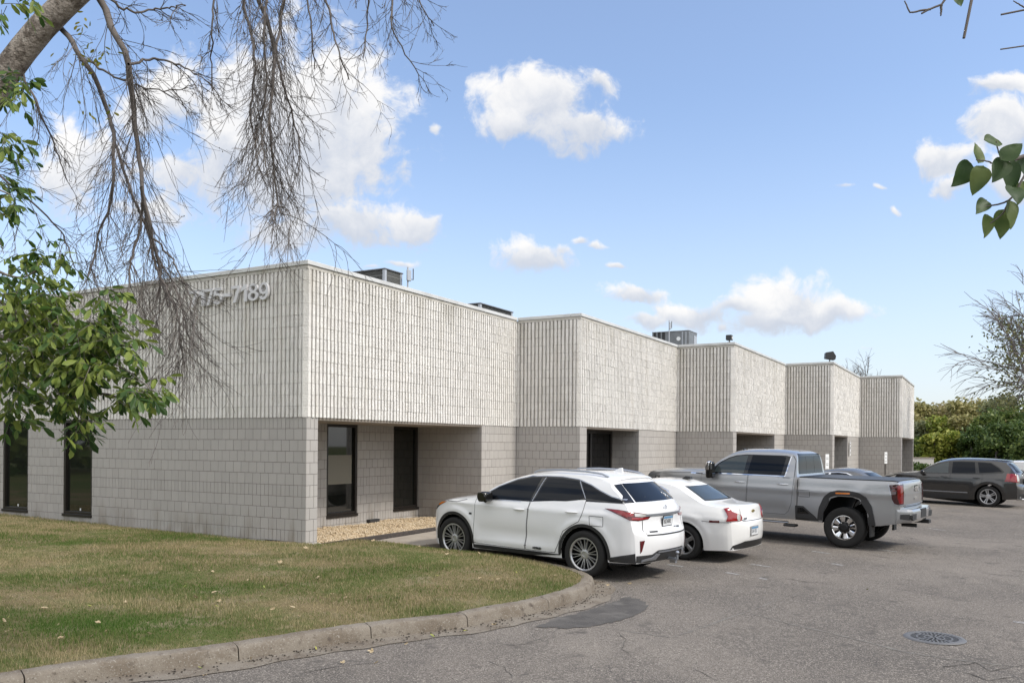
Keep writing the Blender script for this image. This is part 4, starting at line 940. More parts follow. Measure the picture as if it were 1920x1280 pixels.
def wheel(car,x,side,track,r,w,rim,style,mrim):
    """tyre (part wheel) with rim, brake disc; y axis of the mesh points outwards"""
    t=MB(); hw=w/2; R2=rim
    prof=[(R2-.012,-hw*.80),(R2+.01,-hw*.96),(r*.86,-hw*1.0),(r*.955,-hw*.93),(r*.992,-hw*.72),(r,-hw*.35),(r,hw*.35),(r*.992,hw*.72),(r*.955,hw*.93),(r*.86,hw*1.0),(R2+.012,hw*.96),(R2-.006,hw*.86),(R2-.012,hw*.80)]
    t.lathe(prof,44); wo=t.build('wheel',m_tyre,car.root,smooth=True,sharp=60)
    wo.matrix_local=Matrix.Translation((x,side*track/2,r))@(Matrix.Rotation(0 if side>0 else math.pi,4,'Z'))@Matrix.Rotation(.3*x+.2,4,'Y')
    b=MB(); b.lathe([(R2-.012,hw*.84),(R2-.03,hw*.74),(R2-.04,hw*.2),(R2-.05,-hw*.6),(.02,-hw*.55)],40); bo=b.build('rim_barrel',m_rimD,wo,smooth=True,sharp=50)
    d=MB(); d.lathe([(.02,hw*.05),(R2*.62,hw*.05),(R2*.62,-.02),(.02,-.02)],32); d.build('brake_disc',m_rimD,wo,smooth=True,sharp=40)
    s=MB(); s.lathe([(R2-.016,hw*.80),(R2-.004,hw*.90),(R2-.018,hw*.90),(R2-.034,hw*.76)],44)
    def spoke(a0,a1,r0,r1,w0,w1,y0,y1,th=.018,m=0):
        # tapered bar from angle a0 at r0 to a1 at r1
        p0=np.array([math.cos(a0)*r0,math.sin(a0)*r0]);p1=np.array([math.cos(a1)*r1,math.sin(a1)*r1]); dd=(p1-p0)/np.linalg.norm(p1-p0); nn=np.array([-dd[1],dd[0]])
        c=[p0-nn*w0/2,p0+nn*w0/2,p1+nn*w1/2,p1-nn*w1/2]; ci=[p0-nn*w0*.28,p0+nn*w0*.28,p1+nn*w1*.28,p1-nn*w1*.28]
        yy_=[y0,y0,y1,y1]
        V=[(q[0],y_,q[1]) for q,y_ in zip(ci,yy_)]+[(q[0],y_-.008,q[1]) for q,y_ in zip(c,yy_)]+[(q[0],y_-th-.012,q[1]) for q,y_ in zip(c,yy_)]
        s.add(V,[(0,1,2,3)]+[(i,(i+1)%4,4+(i+1)%4,4+i) for i in range(4)]+[(4+i,4+(i+1)%4,8+(i+1)%4,8+i) for i in range(4)],m)
    Y1=hw*.80; Y0=hw*.62; rr=R2-.026
    if style=='suv':
        for k in range(10):
            a=2*math.pi*k/10; g=2*math.pi/10
            spoke(a-.07,a-g*.21,.065,rr,.017,.0125,Y0,Y1); spoke(a+.07,a+g*.21,.065,rr,.017,.0125,Y0,Y1)
        s.lathe([(.085,Y0-.02),(.075,Y0+.006),(.045,Y0+.010),(.04,Y0-.004),(.002,Y0-.004)],28)
    elif style=='truck':
        for k in range(8):
            a=2*math.pi*k/8+.02; spoke(a,a,.125,rr-.006,.066,.125,Y0+.01,Y1,.03)
        s.lathe([(.145,Y0-.04),(.135,Y0-.006),(.09,Y0-.002),(.085,Y0+.02),(.06,Y0+.03),(.002,Y0+.03)],28,m=1)
        for k in range(8):
            a=2*math.pi*(k+.5)/8; q=(math.cos(a)*.112,math.sin(a)*.112); s.add([(q[0]+dx,Y0+.012 if t_ else Y0-.01,q[1]+dz) for t_ in (0,1) for dx,dz in ((-.011,-.011),(.011,-.011),(.011,.011),(-.011,.011))],[(4,5,6,7),(0,1,5,4),(1,2,6,5),(2,3,7,6),(3,0,4,7)],0)
        for k in range(8):
            a=2*math.pi*(k+.5)/8+.02; spoke(a,a,.12,rr,.05,.03,Y0-.045,Y1-.06,.02,1)
    elif style=='five':
        for k in range(5):
            a=2*math.pi*k/5+.3; spoke(a,a,.05,rr,.055,.085,Y0,Y1,.03)
        s.lathe([(.09,Y0-.03),(.075,Y0+.004),(.03,Y0+.008),(.002,Y0+.004)],24)
    else: # twin five spoke
        for k in range(5):
            a=2*math.pi*k/5+.3
            for q in (-1,1): spoke(a+q*.30,a+q*.145,.06,rr,.030,.038,Y0,Y1,.03)
        s.lathe([(.09,Y0-.03),(.08,Y0+.004),(.03,Y0+.008),(.002,Y0+.004)],24)
    s.build('rim',[mrim,m_rimD],wo,smooth=False); return wo
def mirror_part(car,x,y,z,w,d,h,mat,side,name='mirror',arm=None):
    mb=MB(); P=[(-d*.5,-h*.42),(d*.30,-h*.5),(d*.5,-h*.1),(d*.42,h*.42),(-d*.1,h*.5),(-d*.5,h*.36)]
    mb.prism([(a,b) for a,b in P],'y',0,w) ; me=mb.mesh('mirror',True,bevel=min(.022,h*.14),sharp=40)
    o=put(name,me,car.root,mat); o.location=(x,y if side>0 else y-w,z); return o
def handle(car,x0,x1,z,mat,pl='L',parent=None,bow=.032):
    h0=car.proj((x0+x1)/2,z,pl); sg=1 if pl=='L' else -1; y=h0[0].y; mb=MB(); n=7; pts=[]
    for i in range(n):
        t=i/(n-1); pts.append((x0+(x1-x0)*t,y+sg*(bow*math.sin(math.pi*t)**.55+.002),z+.004*t))
    mb.tube(pts,[.010,.014,.016,.016,.016,.014,.010],8); o=mb.build('handle',mat,parent or car.root,smooth=True,sharp=60); return o
def plate(car,y,z,x,tilt,name,chars,cm,w=.305,h=.152,frame=m_black):
    fo=MB().box(-.006,.004,-w/2-.012,w/2+.012,-.012,h+.012).mesh('f'); f=put('licence_plate',fo,car.root,frame); f.matrix_local=Matrix.Translation((x,y,z))@Matrix.Rotation(tilt,4,'Y')
    MB().box(-.0085,-.0062,-w/2,w/2,0,h).build('plate_face',m_plate,f); MB().box(-.0105,-.0087,-w/2+.004,w/2-.004,h*.74,h-.004).build('plate_band',m_plateb,f)
    mt=Matrix(((0,0,-1,-.0095),(-1,0,0,w*.43),(0,1,0,h*.24),(0,0,0,1))); glyph(chars,.098,.0008,'plate_letters',cm,f,.001,mt@Matrix.Diagonal((w*.86/(.060*len(chars)),1,1,1)) )
    return f
# ------------------------------------------------------------------ white SUV
def lux_lines(x,z):
    r=-.026*np.exp(-((z-.58)/.11)**2)*((x>.55)&(x<2.25))*np.sin(np.clip((x-.5)/1.8,0,1)*math.pi)**.4
    r=r+.018*np.exp(-((z-.40)/.045)**2)*((x>.5)&(x<2.3))
    r=r+.016*np.exp(-((z-1.035)/.035)**2)*np.clip((3.2-x)/.4,0,1)*np.clip((x+.6)/.3,0,1)
    r=r+.014*np.exp(-((np.hypot(x,z-.38)-.53)/.06)**2)*(x>-.7)*(x<.7)*(z<1.0)+.014*np.exp(-((np.hypot(x-2.79,z-.38)-.53)/.06)**2)*(x>2.1)*(z<1.0)*(x<3.4)
    return r
suv=Car('parked_suv',(1.72583912,14.21429249),2.47529928,'white SUV with dark wheel-arch trim parked nearest the lawn kerb','suv',
 [(3.60,.22,3.44,.22),(3.70,.36,3.43,.36),(3.73,.60,3.42,.60),(3.71,.80,3.40,.78),(3.60,.95,3.31,.90),(3.40,1.03,3.18,.985),(3.0,1.105,2.93,1.06),(2.5,1.175,2.46,1.12),(2.27,1.205,2.27,1.145),
  (1.93,1.40,1.95,1.345),(1.55,1.57,1.55,1.505),(1.25,1.635,1.22,1.565),(.7,1.69,.7,1.625),(.2,1.69,.2,1.62),(-.15,1.665,-.13,1.58),(-.40,1.625,-.335,1.535),(-.43,1.60,-.345,1.515),(-.40,1.575,-.355,1.495),(-.45,1.53,-.375,1.46),
  (-.62,1.39,-.53,1.35),(-.78,1.265,-.655,1.235),(-.86,1.20,-.72,1.165),(-.955,1.085,-.775,1.055),(-.955,.97,-.80,.95),(-.985,.82,-.83,.82),(-1.055,.77,-.85,.765),(-1.085,.62,-.865,.62),(-1.065,.47,-.872,.47),(-.99,.31,-.878,.31)],
 [(-.88,.815),(-.80,.86),(-.65,.905),(-.3,.935),(.2,.945),(2.3,.945),(2.8,.94),(3.1,.89),(3.3,.82),(3.44,.72)],
 [(.2,.94),(.35,.975),(.55,1.0),(.8,1.0),(.97,.992),(1.08,.965),(1.18,.925),(1.3,.865),(1.45,.795),(1.58,.715),(1.7,.66)],
 [(-.9,.31),(-.5,.30),(.5,.27),(2.3,.25),(3.3,.22),(3.5,.22)],[circ_arch(0,.38,.435),circ_arch(2.79,.38,.435)],m_wpaint,lines=lux_lines)
def arcp(xw,zw,Rr,a0=-.1,a1=math.pi+.1,n=30): return [(xw+Rr*math.cos(t),zw+Rr*math.sin(t)) for t in np.linspace(a0,a1,n)]
for pl in 'LR':
    c=suv
    c.band(arcp(0,.38,.437),arcp(0,.38,.487),pl,.010,'arch_trim',m_trim); c.band(arcp(2.79,.38,.437),arcp(2.79,.38,.487),pl,.010,'arch_trim',m_trim)
    c.poly([(.46,.265),(.46,.335),(2.32,.325),(2.32,.245)],pl,.012,'sill_trim',m_trim,cols=20)
    c.poly([(-.47,.312),(-.47,.38),(-.872,.47),(-.872,.315)],pl,.012,'bumper_trim',m_trim)
    # doors with handle, seams behind them
    fd=[(2.285,1.115),(2.30,.36),(1.185,.35),(1.125,1.145)]; rd=[(1.10,1.145),(1.160,.35),(.56,.36),(.47,.56),(.40,.72),(.235,.83),(.10,.90),(.045,1.03),(.03,1.24)]
    d1=c.poly(fd,pl,.0045,'door',m_wpaint,cols=26); d2=c.poly(rd,pl,.0045,'door',m_wpaint,cols=26)
    for q in (fd,rd): c.line(q,pl,.020,.0026,'door_gap',m_seamw,closed=True,skirt=False)
    handle(c,1.42,1.20,1.005,m_wpaint,pl,d1); handle(c,.36,.13,1.035,m_wpaint,pl,d2)
    # glass
    wf=[(2.20,1.15),(1.86,1.335),(1.50,1.475),(1.22,1.535),(1.02,1.545),(1.125,1.165),(1.3,1.158)]
    wr=[(.90,1.548),(.60,1.552),(.27,1.525),(.065,1.275),(.20,1.225),(.40,1.195),(1.04,1.172)]
    wq=[(.20,1.515),(.0,1.455),(-.20,1.375),(-.42,1.300),(-.625,1.262),(-.63,1.235),(-.45,1.240),(.035,1.265)]
    belt=[(2.28,1.125),(1.86,1.36),(1.50,1.50),(1.22,1.56),(.95,1.576),(.60,1.580),(.27,1.552),(.0,1.478),(-.20,1.396),(-.42,1.318),(-.66,1.274),(-.665,1.222),(-.45,1.222),(.02,1.243),(.20,1.203),(.40,1.172),(1.3,1.138)]
    c.poly(belt,pl,.003,'window_surround',m_gloss,cols=40,step=.02)
    for w_ in (wf,wr,wq): c.poly(w_,pl,.006,'window',m_cglass,cols=18,step=.02)
    c.line([(2.285,1.122),(1.86,1.362),(1.50,1.502),(1.22,1.562),(.95,1.578),(.60,1.582),(.27,1.554),(.0,1.480),(-.20,1.398),(-.42,1.320),(-.65,1.278)],pl,.014,.007,'chrome_strip',m_satin)
    c.line([(1.3,1.138),(2.28,1.123)],pl,.014,.007,'chrome_strip',m_satin); c.line([(.93,1.555),(1.075,1.160)],pl,.010,.008,'chrome_strip',m_satin); c.line([(.235,1.525),(.045,1.262)],pl,.010,.008,'chrome_strip',m_satin)
    c.poly([(-.10,.99),(-.12,.86),(-.34,.86),(-.33,.99)],pl,.003,'fuel_flap',m_wpaint,rnd=2) if pl=='L' else None
    if pl=='L': c.line([(-.09,1.0),(-.115,.85),(-.35,.85),(-.34,1.0)],pl,.010,.0012,'flap_gap',m_seamw,closed=True,skirt=False)
    hl=c.poly([(2.98,1.035),(3.16,1.015),(3.30,.965),(3.40,.90),(3.40,.845),(3.33,.86),(3.20,.945)],pl,.006,'headlight',m_smoke,cols=20,step=.012); c.poly([(3.00,1.028),(3.16,1.006),(3.27,.965),(3.24,.945),(3.14,.975)],pl,.010,'indicator',m_amber,hl,step=.012)
    c.line([(3.28,.995),(3.0,1.045),(2.72,1.045),(2.60,1.075),(2.50,1.10)],pl,.012,.001,'bonnet_gap',m_seamw,skirt=False)
    c.poly([(2.42,.84),(2.42,.875),(2.36,.875),(2.36,.84)],pl,.004,'badge',m_trim)
    sg=1 if pl=='L' else -1
    rr=MB(); rr.tube([(1.25,sg*.60,1.625),(1.15,sg*.60,1.665),(.7,sg*.605,1.69),(.2,sg*.60,1.685),(-.1,sg*.585,1.655),(-.22,sg*.575,1.61)],.016,8); rr.build('roof_rail',m_satin,c.root,smooth=True,sharp=60)
    mo=mirror_part(c,1.99,.92*sg,1.185,.23,.20,.185,m_gloss,sg); MB().tube([(2.07,sg*.90,1.09),(2.05,sg*1.0,1.12)],.03,8).build('mirror_arm',m_trim,c.root); 
for (x,sd_) in ((0,1),(2.79,1),(0,-1),(2.79,-1)): wheel(suv,x,sd_,1.655,.38,.235,.272,'suv',m_rimA)
c=suv
c.poly([(-.60,1.242),(.60,1.242),(.54,1.42),(.50,1.515),(-.50,1.515),(-.54,1.42)],'B',.005,'rear_window',m_cglass,cols=26,step=.03)
for sg in (1,-1):
    yw=R(225) if sg>0 else R(-45); c.poly([(x*math.cos(yw)+sg*y*math.sin(yw),z) for x,y,z in ((-.365,.66,1.495),(-.40,.50,1.51),(-.55,.555,1.38),(-.69,.59,1.235),(-.66,.80,1.230),(-.60,.80,1.262),(-.55,.70,1.34))],yw,.006,'pillar_trim',m_gloss,cols=16,step=.015)
# rear lamps wrap the corner: projected along the diagonal
for sg,yaw in ((1,R(225)),(-1,R(-45))):
    U=lambda x,y:(x*math.cos(yaw)+y*math.sin(yaw))
    def pp(P): return [(U(x,sg*y),z) for x,y,z in P]
    out=[(-.395,.93,1.135),(-.62,.90,1.130),(-.85,.75,1.095),(-.93,.50,1.055),(-.93,.44,1.035),(-.92,.52,.985),(-.86,.72,.965),(-.79,.86,.975),(-.60,.905,1.055)]
    lamp=c.poly(pp(out),yaw,.008,'tail_light',m_redD,cols=20,step=.012)
    c.poly(pp([(-.46,.925,1.123),(-.62,.902,1.118),(-.80,.82,1.09),(-.82,.80,1.05),(-.74,.87,1.02),(-.60,.905,1.075)]),yaw,.012,'red_lens',m_red,lamp,step=.012)
    c.poly(pp([(-.83,.79,1.082),(-.89,.66,1.068),(-.925,.50,1.045),(-.925,.48,1.03),(-.88,.66,1.020),(-.83,.78,1.035)]),yaw,.012,'clear_lens',m_clear,lamp,step=.01)
    c.poly(pp([(-.80,.83,1.02),(-.92,.52,1.008),(-.915,.53,.993),(-.86,.72,.978),(-.80,.84,.985)]),yaw,.012,'red_lens',m_red,lamp,step=.01)
    rf=[(U(-.96,sg*.80),.66),(U(-.98,sg*.70),.665),(U(-.975,sg*.76),.50),(U(-.965,sg*.79),.47)]; c.poly(rf,yaw,.006,'reflector',m_redD,cols=5,step=.03)
c.line([(-.57,1.045),(.57,1.045)],'B',.034,.014,'chrome_bar',m_satin)
c.line([(.64,1.06),(.64,.93),(.66,.80),(.60,.745),(.3,.735),(-.3,.735),(-.60,.745),(-.66,.80),(-.64,.93),(-.64,1.06)],'B',.014,.0012,'hatch_gap',m_seam,skirt=False)
c.line([(-.62,.742),(.62,.742)],'B',.022,.0016,'hatch_gap',m_seam,skirt=False)
c.poly([(-.795,.322),(-.795,.43),(-.52,.44),(-.40,.50),(.40,.50),(.52,.44),(.795,.43),(.795,.322)],'B',.010,'diffuser',m_trim,cols=24)
for sg in (1,-1): c.poly([(sg*.72,.335),(sg*.42,.36),(sg*.36,.45),(sg*.43,.455),(sg*.50,.40),(sg*.70,.37)],'B',.026,'exhaust_trim',m_satin,cols=8,step=.02)
c.line([(-.40,.475),(.40,.475)],'B',.02,.02,'diffuser_lip',m_satin)
plate(c,0,.86,-.975,R(-6),'licence_plate','BIZARRE',m_black)
eb=MB(); eb.lathe([(.040,0),(.048,.006),(.056,0)],26,axis='x'); eo=eb.build('emblem',m_chrome,c.root,smooth=True); h_=c.proj(0,1.135,'B'); eo.location=h_[0]+Vector((-.010,0,0)); eo.scale=(1,1.0,.85)
lb=MB(); lb.prism([(.006,.036),(.019,.036),(.009,-.013),(-.030,-.013),(-.027,-.026),(.022,-.026)][::-1],'x',-.006,.006); lb.build('emblem_letter',m_chrome,eo)
c.text('RX 450h',.052,(c.proj(-.36,.81,'B')[0].x-.004,-.22,.80),'B',m_satin); c.text('L UTHER',.04,(-1.0,.56,.775),'B',m_trim) if False else c.poly([(.55,.78),(.55,.80),(.36,.80),(.36,.78)],'B',.004,'badge',m_trim,cols=5)
c.text('HYBRID',.05,(1.0,.953,.375),'L',m_seam)
_h=c.proj(-.05,0,'T'); fn=MB(); fn.prism([(-.12,-.01),(.10,-.01),(-.06,.065),(-.11,.07)],'y',-.018,.018); f0=fn.build('roof_fin',m_wpaint,c.root,bevel=.006); f0.location=(-.02,0,_h[0].z if _h else 1.68)
hb=MB(); hb.tube([(-.95,0,.33),(-1.16,0,.33)],.028,8); hb.box(-1.12,-1.02,-.09,-.03,.26,.33); hb.tube([(-1.17,0,.33),(-1.17,0,.40)],.02,8); hb.lathe([(.001,.41),(.026,.42),(.033,.44),(.026,.46),(.001,.47)],12,axis='z'); hb.v[-60:]=[(x-1.17,y,z) for x,y,z in hb.v[-60:]]; hb.build('tow_hitch',m_satin,c.root)
wp_=MB(); h_=c.proj(.32,1.285,'B'); wp_.tube([(h_[0].x-.02,.0,1.25),(h_[0].x+.03,.30,1.31)],.010,6); wp_.build('rear_wiper',m_trim,c.root)
# small white sticker on the rear window
for (yy_,zz_) in ((-.36,1.345),(-.41,1.325),(-.40,1.30),(-.45,1.315),(-.47,1.29)): c.poly([(yy_,zz_),(yy_-.025,zz_+.012),(yy_-.035,zz_-.006),(yy_-.01,zz_-.012)],'B',.008,'sticker',m_white,cols=4,step=.01,skirt=False)
# ------------------------------------------------------------------ sedans
def sedan(name,pos,ang,label,pm,full=True,mseam=m_seamw):
    def lines(x,z): return .016*np.exp(-((np.hypot(x,z-.33)-.50)/.07)**2)*(x>-.75)*(x<.75)*(z<.95)+.012*np.exp(-((z-.80)/.05)**2)*np.clip((3.1-x)/.4,0,1)*(x>-.9)+.016*np.exp(-((np.hypot(x-2.85,z-.33)-.50)/.07)**2)*(x>2.1)*(x<3.5)*(z<.95)
    c=Car(name,pos,ang,label,'sedan',
     [(3.62,.22,3.50,.22),(3.74,.36,3.49,.36),(3.79,.52,3.48,.52),(3.75,.68,3.45,.66),(3.60,.79,3.33,.75),(3.2,.895,3.05,.85),(2.6,.985,2.5,.935),(2.3,1.025,2.25,.965),(1.9,1.205,1.92,1.14),(1.5,1.355,1.5,1.285),(1.2,1.42,1.18,1.345),(.8,1.468,.8,1.385),(.45,1.455,.47,1.37),(.22,1.40,.27,1.325),
      (-.08,1.245,-.03,1.185),(-.42,1.085,-.36,1.045),(-.60,1.068,-.52,1.02),(-.86,1.055,-.74,1.0),(-.935,1.035,-.785,.975),(-.955,.99,-.80,.94),(-.975,.88,-.82,.86),(-1.0,.775,-.835,.765),(-1.03,.735,-.85,.73),(-1.05,.60,-.865,.60),(-1.04,.44,-.872,.44),(-.98,.32,-.878,.32),(-.93,.24,-.884,.24)],
     [(-.89,.70),(-.80,.775),(-.6,.845),(-.2,.885),(.3,.895),(2.4,.895),(2.9,.88),(3.2,.82),(3.4,.73),(3.5,.62)],
     [(.2,.93),(.35,.965),(.55,.995),(.75,1.0),(.88,.985),(.97,.945),(1.05,.895),(1.2,.82),(1.35,.72),(1.5,.64)],
     [(-.89,.24),(-.4,.215),(2.5,.20),(3.5,.22)],[circ_arch(0,.33,.385),circ_arch(2.85,.33,.385)],pm,lines=lines)
    for pl in 'LR':
        sg=1 if pl=='L' else -1
        fd=[(2.25,.95),(2.28,.30),(1.20,.28),(1.12,.985)]; rd=[(1.09,.985),(1.17,.28),(.56,.29),(.42,.55),(.25,.72),(.20,.98)]
        for q in (fd,rd):
            d=c.poly(q,pl,.004,'door',pm,cols=22); c.line(q,pl,.018,.0024,'door_gap',mseam,closed=True,skirt=False); handle(c,q[3][0]+.24 if q is fd else q[5][0]+.24,q[3][0]+.05 if q is fd else q[5][0]+.05,.86,pm,pl,d)
        c.poly([(2.12,1.0),(1.86,1.12),(1.5,1.255),(1.2,1.32),(.85,1.352),(.60,1.335),(.42,1.265),(.30,1.13),(.27,1.02),(1.2,.995)],pl,.003,'window_surround',m_chrome,cols=26,step=.02)
        c.poly([(2.05,1.015),(1.85,1.105),(1.5,1.235),(1.2,1.30),(1.10,1.308),(1.16,1.008)],pl,.006,'window',m_cglass,step=.02); c.poly([(1.04,1.312),(.85,1.328),(.62,1.312),(.46,1.25),(.36,1.13),(.34,1.035),(1.10,1.010)],pl,.006,'window',m_cglass,step=.02)
        hl=c.poly([(3.42,.60),(3.44,.70),(3.1,.80),(3.2,.66)],pl,.005,'headlight',m_clear); mirror_part(c,1.98,.90*sg,1.03,.17,.13,.12,pm,sg)
        c.poly([(-.50,.735),(-.50,.775),(-.68,.78),(-.68,.74)],pl,.006,'side_marker',m_redD if full else m_red,cols=6)
        c.band(arcp(0,.33,.387),arcp(0,.33,.417),pl,.006,'arch_lip',pm); c.band(arcp(2.85,.33,.387),arcp(2.85,.33,.417),pl,.006,'arch_lip',pm)
        c.line([(-.36,.755),(-.52,.745),(-.86,.752)],pl,.010,.003,'bumper_gap',mseam,skirt=False)
    for (x,sd_) in ((0,1),(2.85,1),(0,-1),(2.85,-1)): wheel(c,x,sd_,1.545,.33,.22,.235,'five',m_rimG)
    for yaw,sg in ((R(225),1),(R(-45),-1)):
        U=lambda x,y:(x*math.cos(yaw)+y*math.sin(yaw))
        def pp(P): return [(U(x,sg*y),z) for x,y,z in P]
        lamp=c.poly(pp([(-.80,.80,.775),(-.82,.775,.86),(-.80,.79,.93),(-.755,.785,.995),(-.80,.70,1.0),(-.86,.69,.94),(-.92,.60,.905),(-.965,.53,.88),(-.98,.50,.83),(-.975,.53,.775)]),yaw,.022,'tail_light',m_red,cols=34,step=.010)
        cc=[(U(-.95,sg*.595)+.052*math.cos(t)*.8,.835+.062*math.sin(t)) for t in np.linspace(0,2*math.pi,16,endpoint=False)]; c.poly(cc,yaw,.028,'clear_lens',m_clear,lamp,cols=10,step=.01)
    c.poly([(-.60,1.10),(.60,1.10),(.555,1.20),(.50,1.345),(-.50,1.345),(-.555,1.20)],'B',.004,'window_surround',m_black,cols=26,step=.02)
    c.poly([(-.57,1.113),(.57,1.113),(.53,1.20),(.48,1.335),(-.48,1.335),(-.53,1.20)],'B',.006,'rear_window',m_cglass2 if full else m_cglass,cols=26,step=.02)
    c.line([(-.47,.985),(-.49,.80),(-.42,.765),(.42,.765),(.49,.80),(.47,.985)],'B',.012,.003,'boot_gap',mseam,skirt=False)
    c.poly([(-.70,.262),(-.68,.33),(-.50,.37),(-.40,.40),(.40,.40),(.50,.37),(.68,.33),(.70,.262)],'B',.008,'bumper_trim',m_trim,cols=20)
    h_=c.proj(0,.93,'B'); bt=MB(); bt.prism([(-.07,-.012),(-.025,-.012),(-.02,-.028),(.028,-.028),(.032,-.012),(.07,-.012),(.062,.012),(.02,.012),(.016,.028),(-.032,.028),(-.036,.012),(-.078,.012)][::1],'x',-.006,.006); bo=bt.build('emblem',m_gold,c.root); bo.location=h_[0]+Vector((-.004,0,0))
    if full:
        f=plate(c,.10,.505,c.proj(.10,.57,'B')[0].x-.002,0,'licence_plate','054 VSU',m_satin,frame=m_chrome); c.text('MALIBU',.04,(-.99,.46,.80),'B',m_satin)
        sf=MB(); sf.prism([(-.14,0),(.06,0),(-.02,.06),(-.12,.055)],'y',-.05,.05); so_=sf.build('roof_antenna',m_trim,c.root,bevel=.006); so_.location=(.42,0,1.452)
    return c
sedan('parked_sedan',(3.72211092,16.35825993),R(142),'white sedan with round clear rear lamps parked between the white SUV and the grey pickup',m_wpaint2)
sedan('parked_sedan',(10.45,24.35),R(142),'silver sedan mostly hidden behind the bed of the grey pickup',m_spaint,False,m_seam)
